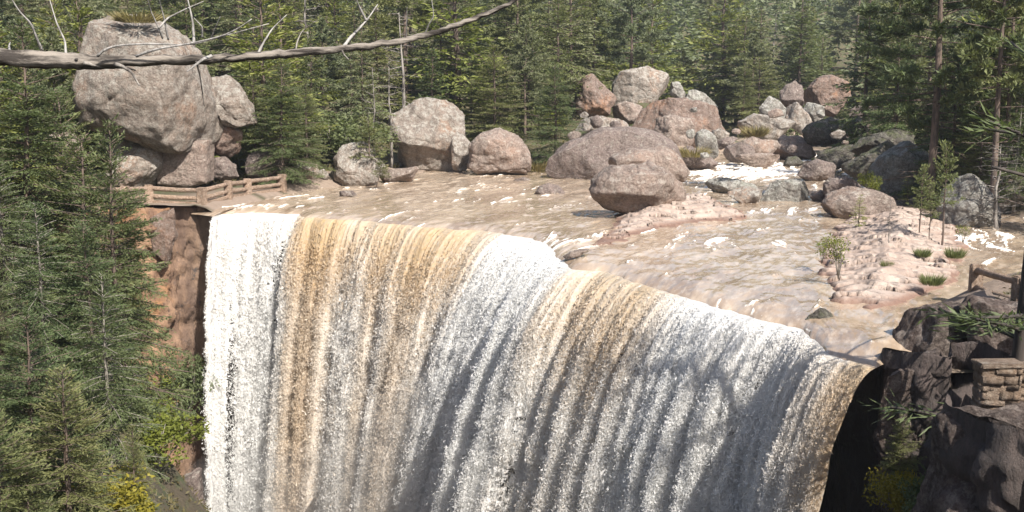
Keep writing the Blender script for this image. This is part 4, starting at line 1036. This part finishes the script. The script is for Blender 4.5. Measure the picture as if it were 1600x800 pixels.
# ---- understorey bushes
pb = []
for _ in range(4000):
    if len(pb) >= 90: break
    y = rgF.uniform(74, 150); x = rgF.uniform(-.52, .52) * y
    if any((x - a) ** 2 + (y - b) ** 2 < 9 for a, b in pb): continue
    X_, Y_ = np.array([x]), np.array([y])
    if inside(X_, Y_, RIVER)[0] or inside(X_, Y_, GORGE)[0] or seg_dist(X_, Y_, RIVER)[0] < 2.5 or (-27 < x < -14 and y < 76): continue
    gz = ground_z(x, y); px, pbm, w = proj([[x, y, gz]])
    if blocked(px[0], pbm[0] - 60, pbm[0], 1.8 * F / w[0], y): continue
    pb.append((x, y)); pr = rgF.choice(['bush', 'bushdark', 'bushdark', 'young'])
    wh = 'left of the central boulder pile' if px[0] < 1000 else 'right of the central boulder pile'
    nm = {'bush': 'leafy green bush', 'bushdark': 'dark evergreen bush', 'young': 'knee high young fir'}[pr]
    plant(pr, (x, y, gz - .05), rgF.uniform(.8, 1.4), f'{nm} under the forest trees {wh}', f'{nm}s under the forest {wh}', wide=rgF.uniform(1.1, 1.6))

# ---- the far wood, one mass of crowns beyond the trees one can tell apart
fa = conifer(140, 13, 3.0, .06, 60, .95, .22, .14, .55)
n0 = len(fa[1].vertices); fv = np.zeros(n0 * 3, np.float32); fa[1].vertices.foreach_get('co', fv); fv = fv.reshape(-1, 3)
ft = np.zeros(n0, np.float32); fa[1].attributes['tint'].data.foreach_get('value', ft)
VV, TT = [], []
yy = rgF.uniform(170, 330, 520); xx = rgF.uniform(-.56, .56, 520) * yy; zz = height(xx, yy, False)
for x, y, z in zip(xx, yy, zz):
    a = rgF.uniform(0, 6.28); s_ = rgF.uniform(.8, 1.35); ca, sa = math.cos(a) * s_ * 1.15, math.sin(a) * s_ * 1.15
    VV.append(np.stack([fv[:, 0] * ca - fv[:, 1] * sa + x, fv[:, 0] * sa + fv[:, 1] * ca + y, fv[:, 2] * s_ + z], 1)); TT.append(np.clip(ft + rgF.normal(0, .15), 0, 1))
VV = np.vstack(VV)
o = link('far_wood', mesh_np('far_wood', VV, np.arange(len(VV)).reshape(-1, 4), M['firblue'], {'tint': np.concatenate(TT)}))
tag(o, 'distant conifer wood closing the view along the top', 'wood'); o['kind'] = 'stuff'
bpy.data.meshes.remove(fa[0]); bpy.data.meshes.remove(fa[1])

# ---- undergrowth: leaves and twigs of the forest floor, nobody could count it
n = 130000
yy = np.concatenate([rgF.uniform(60, 150, n // 2), rgF.uniform(22, 80, n // 2)]); xx = np.concatenate([rgF.uniform(-.55, .55, n // 2) * yy[:n // 2], -rgF.uniform(.25, .58, n // 2) * yy[n // 2:]])
flip = (np.arange(n) >= n // 2) & (rgF.uniform(0, 1, n) < .3); xx[flip] *= -1
sdv = seg_dist(xx, yy, RIVER); insv = inside(xx, yy, RIVER); gv = inside(xx, yy, GORGE)
pn = fbm(np.stack([xx, yy, 0 * xx], 1) * .35, 3, 81)
ok = (~insv) & (sdv > 2.5) & (pn > -.45) & ~((xx > -4) & gv) & ~((xx < -13) & (xx > -26) & (yy > 58) & (yy < 72))
ok &= ~((yy < 56) & (rgF.uniform(0, 1, len(yy)) < .5)); xx, yy = xx[ok], yy[ok]; zz = height(xx, yy); n = len(xx)
b = np.stack([xx, yy, zz + .02], 1); dv = unit(rgF.normal(0, 1, (n, 3)) * [1, 1, .4] + [0, 0, .75])
Q = cards(b, dv, unit(rgF.normal(0, 1, (n, 3)) + [0, 0, .5]), rgF.uniform(.2, .7, n) * np.clip(yy / 90, .25, 1), rgF.uniform(.03, .10, n) * np.clip(yy / 90, .25, 1))
o = link('undergrowth', mesh_np('undergrowth', Q, np.arange(len(Q)).reshape(-1, 4), M['litter'], {'tint': np.repeat(rgF.uniform(0, 1, n), 4)}))
tag(o, 'olive undergrowth of ferns and twigs covering the forest floor', 'undergrowth'); o['kind'] = 'stuff'
# ------------------------------------------------------------------ fences and wall
def box_mesh(name, sx, sy, sz, mat, bev=.03, seed=0, jit=.012):
    bm = bmesh.new(); bmesh.ops.create_cube(bm, size=1)
    for v in bm.verts: v.co = Vector((v.co.x * sx, v.co.y * sy, v.co.z * sz))
    bmesh.ops.bevel(bm, geom=bm.edges[:], offset=bev, segments=2, affect='EDGES')
    rg = random.Random(seed)
    for v in bm.verts: v.co += Vector((rg.uniform(-jit, jit), rg.uniform(-jit, jit), rg.uniform(-jit, jit)))
    me = bpy.data.meshes.new(name); bm.to_mesh(me); bm.free(); me.materials.append(mat); return me
def fence(label, posts, z_rails, pw, rail_r, seed, ph, curb=True, group=None):
    base = np.array(posts[0]); t = thing('fence', label, 'fence', base)
    for i, p in enumerate(posts):
        r = np.array(p) - base
        me = box_mesh('post', pw, pw, ph + .3, M['timber'], .035, seed + i)
        o = link('post', me, t, r + np.array([0, 0, ph / 2 - .15])); o.rotation_euler = (0, 0, .3 * (i % 3) - .2)
        if i:
            a = np.array(posts[i - 1]) - base
            dv = (r - a); L = np.linalg.norm(dv); u = dv / L
            for zr in z_rails:
                k = np.linspace(.02, .98, 8)
                pts = a + dv * k[:, None] + [0, 0, zr] + np.random.RandomState(seed + i).normal(0, .008, (8, 3))
                V, q, tr = tube(pts, rail_r * np.linspace(1.08, .92, 8), 9, seed + i, .12)
                link('rail', mesh_np('rail', V, [q, tr], M['timber'], None, True), t)
            if curb:
                me = box_mesh('kerb_log', L * .97, pw * .6, .22, M['timber'], .04, seed + 40 + i)
                o = link('kerb_log', me, t, (a + r) / 2 + np.array([0, 0, .06])); o.rotation_euler = (0, -math.asin(u[2]), math.atan2(u[1], u[0]))
    return t
def on(px, py, d): return tuple(PD(px, py, d))
fence('low tan fence of logs and posts curving along the top of the left cliff',
      [on(150, 322, 57), on(196, 320, 60), on(233, 317, 61.5), on(316, 321, 61.4), on(357, 309, 64.5), on(387, 305, 67), on(441, 297, 70.5)], (.38, .82), .46, .13, 500, 1.02)
fence('short rustic fence of thick beams above the right cliff', [on(1523, 466, 33), on(1592, 492, 28.5), on(1680, 520, 25)], (.32, .86), .36, .10, 540, 1.05)

def stone_wall():
    c = PD(1560, 646, 19.6); t = thing('stone_wall', 'rough stone parapet wall with a flat cap standing on the dark buttress at the right edge', 'wall', c)
    rg = random.Random(9); mb = MB()
    def course(x0, x1, yf, z0, z1, depth):
        x = x0
        while x < x1 - .05:
            w = min(rg.uniform(.10, .46), x1 - x)
            me = box_mesh('s', w - .012, depth, z1 - z0 - .012, M['stone'], .012, rg.randint(0, 9999), .010)
            V = np.array([v.co[:] for v in me.vertices]) + [x + w / 2, yf + rg.uniform(-.04, .03), (z0 + z1) / 2]
            for p in me.polygons: pass
            q = np.array([list(p.vertices) for p in me.polygons if len(p.vertices) == 4]); tr = np.array([list(p.vertices) for p in me.polygons if len(p.vertices) == 3])
            mb.add(V, q, tr); bpy.data.meshes.remove(me); x += w
    z = -.1
    while z < .86:
        hh = rg.uniform(.09, .22); hh = min(hh, .90 - z)
        if hh < .05: break
        course(-.44, .30, 0, z, z + hh, .42)
        if z < .72: course(.30, 2.2, .25, z, z + hh, .42)
        z += hh
    for (x0, x1, yc, zz_) in ((-.42, .3, 0, .88), (.3, 2.2, .25, .74)):
        me = box_mesh('s', x1 - x0, .36, zz_, M['stone'], .01, 5); mb.add(np.array([v.co[:] for v in me.vertices]) + [(x0 + x1) / 2, yc, zz_ / 2 - .05], np.array([list(p.vertices) for p in me.polygons if len(p.vertices) == 4]), np.array([list(p.vertices) for p in me.polygons if len(p.vertices) == 3])); bpy.data.meshes.remove(me)
    link('stones', mb.mesh('stones', M['stone']), t)
    link('cap_stone', box_mesh('cap_stone', .82, .52, .085, M['stone'], .02, 3), t, (-.06, 0, .945))
    link('cap_stone', box_mesh('cap_stone', 1.9, .5, .08, M['stone'], .02, 4), t, (1.26, .25, .84 - .02))
stone_wall()

# ------------------------------------------------------------------ the fallen dead tree in front
def dead_tree():
    d = 12.0
    def pl(p, dy=0): return np.array([PD(x, y, d + dy + (0 if len(q) < 3 else 0)) for (x, y, *q) in p])
    base = PD(-330, 84, d); base[2] -= 2.2
    t = thing('dead_tree', 'bare grey dead trunk reaching across the view above the falls at the upper left', 'dead tree', base)
    px = [(-330, 84), (-200, 80), (-60, 84), (0, 89), (70, 92), (150, 96), (240, 94), (330, 92), (400, 88), (480, 81), (560, 74), (640, 62), (700, 45), (755, 24), (802, 2), (860, -34)]
    rd = np.array([19, 17, 15, 14.5, 14, 13, 9.5, 8, 7, 6.8, 6.5, 6, 5.2, 4.4, 3.2, 1.5]) / 1716 * d
    P = pl(px); s = np.linspace(0, 1, len(P)); sf = np.linspace(0, 1, 120)
    Pf = np.stack([np.interp(sf, s, P[:, i]) for i in range(3)], 1)
    for _ in range(3): Pf[1:-1] = (Pf[:-2] + 2 * Pf[1:-1] + Pf[2:]) / 4
    Pf += np.random.RandomState(4).normal(0, .006, Pf.shape)
    V, q, tr = tube(Pf, np.interp(sf, s, rd) * .8 * (1 + .10 * fbm2(sf * 9, sf * 0 + .3, 3, 7)), 16, 4, 0)
    ring = V[:-2].reshape(-1, 16, 3); ctr = ring.mean(1, keepdims=True); rr = (ring - ctr); un = unit(rr)
    g_ = fbm((un * 2.0 + ctr * [.5, 0, 0]).reshape(-1, 3), 4, 33).reshape(-1, 16, 1)
    V[:-2] = (ctr + rr * (1 + .34 * g_ + .16 * fbm((un * 3.0 + ctr * [5.0, 0, 0]).reshape(-1, 3), 3, 34).reshape(-1, 16, 1))).reshape(-1, 3)
    link('trunk', mesh_np('trunk', V - base, [q, tr], M['deadlog'], None, True), t)
    V, q, tr = tube(np.array([[base[0], base[1], base[2] - .3], [base[0] - .02, base[1], base[2] + 1.2], PD(-326, 80, d) + [0, 0, .3]]), [.30, .26, .17], 12, 8, .3)
    link('stump', mesh_np('stump', V - base, [q, tr], M['deadwood'], None, True), t)
    tw = [([(66,80),(58,62),(49,37),(30,18),(14,-8)], 3.4, 0, 'w'), ([(103,84),(102,65),(88,35),(76,-6)], 3.0, .1, 'w'), ([(152,88),(162,78),(184,70),(240,68),(300,71),(335,60),(420,37)], 3.0, -.15, 'w'),
          ([(213,88),(240,77),(300,68),(350,56),(375,43),(393,30)], 3.2, -.2, 'w'), ([(303,70),(302,40),(298,18),(292,-6)], 3.4, -.1, 'w'), ([(316,58),(316,42),(303,28)], 2.4, -.1, 'w'),
          ([(248,44),(262,28),(290,14),(318,2)], 2.6, -.1, 'w'), ([(254,60),(248,44),(236,18),(230,-4)], 2.0, 0, 'w'), ([(330,60),(336,44),(344,26)], 2.0, -.1, 'w'), ([(263,62),(256,28),(248,-4)], 2.4, .1, 'w'),
          ([(402,86),(412,66),(425,45),(448,23)], 3.0, 0, 'w'), ([(462,80),(464,66),(471,49),(497,30)], 2.2, .1, 'g'), ([(537,73),(548,58),(561,45),(576,28),(590,7)], 4.0, 0, 'w'), ([(572,32),(561,10),(556,-4)], 3.0, 0, 'w'),
          ([(634,60),(635,40),(636,11)], 1.8, 0, 'w'), ([(664,54),(670,38),(678,26),(674,-4)], 2.4, 0, 'w'), ([(180,100),(192,104),(205,112),(218,134)], 5.0, -.1, 'g'), ([(130,98),(160,104),(196,106),(212,110)], 5.0, -.08, 'g'),
          ([(307,96),(313,120),(319,166)], 2.6, -.1, 'g'), ([(330,88),(318,92),(305,102),(292,112)], 4.2, -.14, 'w'), ([(533,76),(538,86),(545,93)], 2.6, 0, 'g'), ([(15,80),(14,72),(16,66)], 3.2, 0, 'w'), ([(120,92),(110,99),(92,103)], 2.6, -.1, 'g')]
    for i, (p, r, dy, k) in enumerate(tw):
        P = pl(p, dy); dep = np.linspace(0, 1, len(P)); rg = np.random.RandomState(900 + i)
        sgn = rg.choice([-1, 1]) * rg.uniform(.1, .5)
        sf = np.linspace(0, 1, 20); Pf = np.stack([np.interp(sf, dep, P[:, c]) for c in range(3)], 1)
        for _ in range(2): Pf[1:-1] = (Pf[:-2] + 2 * Pf[1:-1] + Pf[2:]) / 4
        Pf = CAM + (Pf - CAM) * (1 + sgn * sf / d * .8)[:, None]
        V, q, tr = tube(Pf, r * .72 / 1716 * d * (1 - sf * .7), 6, i, .25)
        link('branch', mesh_np('branch', V - base, [q, tr], M['whitewood' if k == 'w' else 'deadwood'], None, True), t)
    return t
dead_tree()
# ------------------------------------------------------------------ build the setting
g = build_ground(); g['kind'] = 'structure'
build_river(); build_waterfall(); build_cliff()
def dome(top, soft): return lambda X, Y, sd: -.3 + (top + .3) * sstep(-.2, soft, sd)
def ramp_slab(X, Y, sd):
    return -.3 + .3 * sstep(-.3, .5, sd) + sstep(0, 3.2, sd) * .6 + .20 * sstep(46, 58, Y) * sstep(.2, 2, sd)
slab('rock_slab', 'pinkish layered slab of bedrock under the balanced boulder in mid river', 'rock slab',
     [(915,388),(935,366),(950,345),(960,330),(1030,318),(1074,303),(1120,312),(1180,340),(1155,348),(1112,347),(1065,354),(1008,368),(965,384)], ramp_slab, 201, tilt=(-.3, .75), lay=.9, amp=.13)
slab('rock_island', 'pale pink layered rock island with small trees between river and side channel', 'rock island',
     [(1290,470),(1278,440),(1270,415),(1290,375),(1310,345),(1400,322),(1470,338),(1510,365),(1515,392),(1500,415),(1505,440),(1440,470),(1370,488)],
     lambda X, Y, sd: -.3 + .45 * sstep(-.3, .6, sd) + .62 * sstep(.2, 4.0, sd), 202, tilt=(.2, .75), lay=.8, amp=.2)

# ------------------------------------------------------------------ air
def haze_box(name, lo, hi, dens, col, anis=.2):
    bm = bmesh.new(); bmesh.ops.create_cube(bm, size=1)
    for v in bm.verts: v.co = Vector([lo[i] if v.co[i] < 0 else hi[i] for i in range(3)])
    me = bpy.data.meshes.new(name); bm.to_mesh(me); bm.free()
    m, nt, out = newmat(name + '_air'); pv = nt.nodes.new('ShaderNodeVolumePrincipled')
    pv.inputs['Density'].default_value = dens; pv.inputs['Color'].default_value = (*col, 1); pv.inputs['Anisotropy'].default_value = anis
    nt.links.new(pv.outputs[0], out.inputs['Volume']); me.materials.append(m)
    o = link(name, me); o['kind'] = 'stuff'; return o
h = haze_box('haze', (-720, -80, -60), (720, 920, 110), .00024, (.86, .91, 1.0))
tag(h, 'thin pale air haze over the whole valley', 'haze')
bm = bmesh.new()
for (px, py, d, rx, ry, rz) in [(700, 780, 50, 5.5, 2.6, 6.5), (560, 830, 54, 6.0, 2.6, 5.5), (860, 840, 42, 5.0, 2.0, 5.5), (380, 850, 56, 4.5, 2.2, 5.5)]:
    c_ = PD(px, py, d); s0_ = len(bm.verts); bmesh.ops.create_icosphere(bm, subdivisions=4, radius=1)
    bm.verts.ensure_lookup_table()
    for v in bm.verts[s0_:]:
        v.co = Vector((c_[0] + v.co.x * rx, c_[1] + v.co.y * ry, c_[2] + v.co.z * rz))
me = bpy.data.meshes.new('mist'); bm.to_mesh(me); bm.free()
m_, nt_, out_ = newmat('spray_mist'); pv_ = nt_.nodes.new('ShaderNodeVolumePrincipled'); pv_.inputs['Density'].default_value = .045; pv_.inputs['Color'].default_value = (.95, .95, .95, 1); pv_.inputs['Anisotropy'].default_value = .1
nt_.links.new(pv_.outputs[0], out_.inputs['Volume']); me.materials.append(m_)
mo = link('mist', me); mo['kind'] = 'stuff'; tag(mo, 'soft white spray mist drifting in front of the lower falls', 'mist')
# ------------------------------------------------------------------ light, sky, camera
S = np.array([.36, -.62, .69]); S /= np.linalg.norm(S)
sun = bpy.data.lights.new('sun', 'SUN'); sun.energy = 5.0; sun.angle = math.radians(.55); sun.color = (1, .95, .87)
so = bpy.data.objects.new('sun', sun); COL.objects.link(so)
so.rotation_euler = Vector(S).to_track_quat('Z', 'Y').to_euler(); so.location = (40, -20, 60)
w = bpy.data.worlds.new('World'); sc.world = w; w.use_nodes = True
nt = w.node_tree; bg = nt.nodes['Background']
sky = nt.nodes.new('ShaderNodeTexSky'); sky.sky_type = 'NISHITA'; sky.sun_disc = False
sky.sun_elevation = math.asin(S[2]); sky.sun_rotation = math.atan2(S[0], S[1]); sky.air_density = 1.0; sky.dust_density = 2.0
nt.links.new(sky.outputs[0], bg.inputs[0]); bg.inputs[1].default_value = .09
cam = bpy.data.cameras.new('camera'); co = bpy.data.objects.new('camera', cam); COL.objects.link(co)
co.location = CAM; co.rotation_euler = (math.pi / 2 - PITCH, 0, 0)
cam.sensor_width = 36; cam.lens = 36 * F / 1600; cam.clip_end = 3000; cam.clip_start = .1
sc.camera = co
sc.view_settings.view_transform = 'Standard'; sc.view_settings.look = 'None'; sc.view_settings.gamma = 1
sc.view_settings.use_curve_mapping = False; sc.view_settings.exposure = 1.0
sc.render.engine = 'CYCLES'
sc.cycles.max_bounces = 5; sc.cycles.diffuse_bounces = 3; sc.cycles.glossy_bounces = 2; sc.cycles.transmission_bounces = 4; sc.cycles.transparent_max_bounces = 4
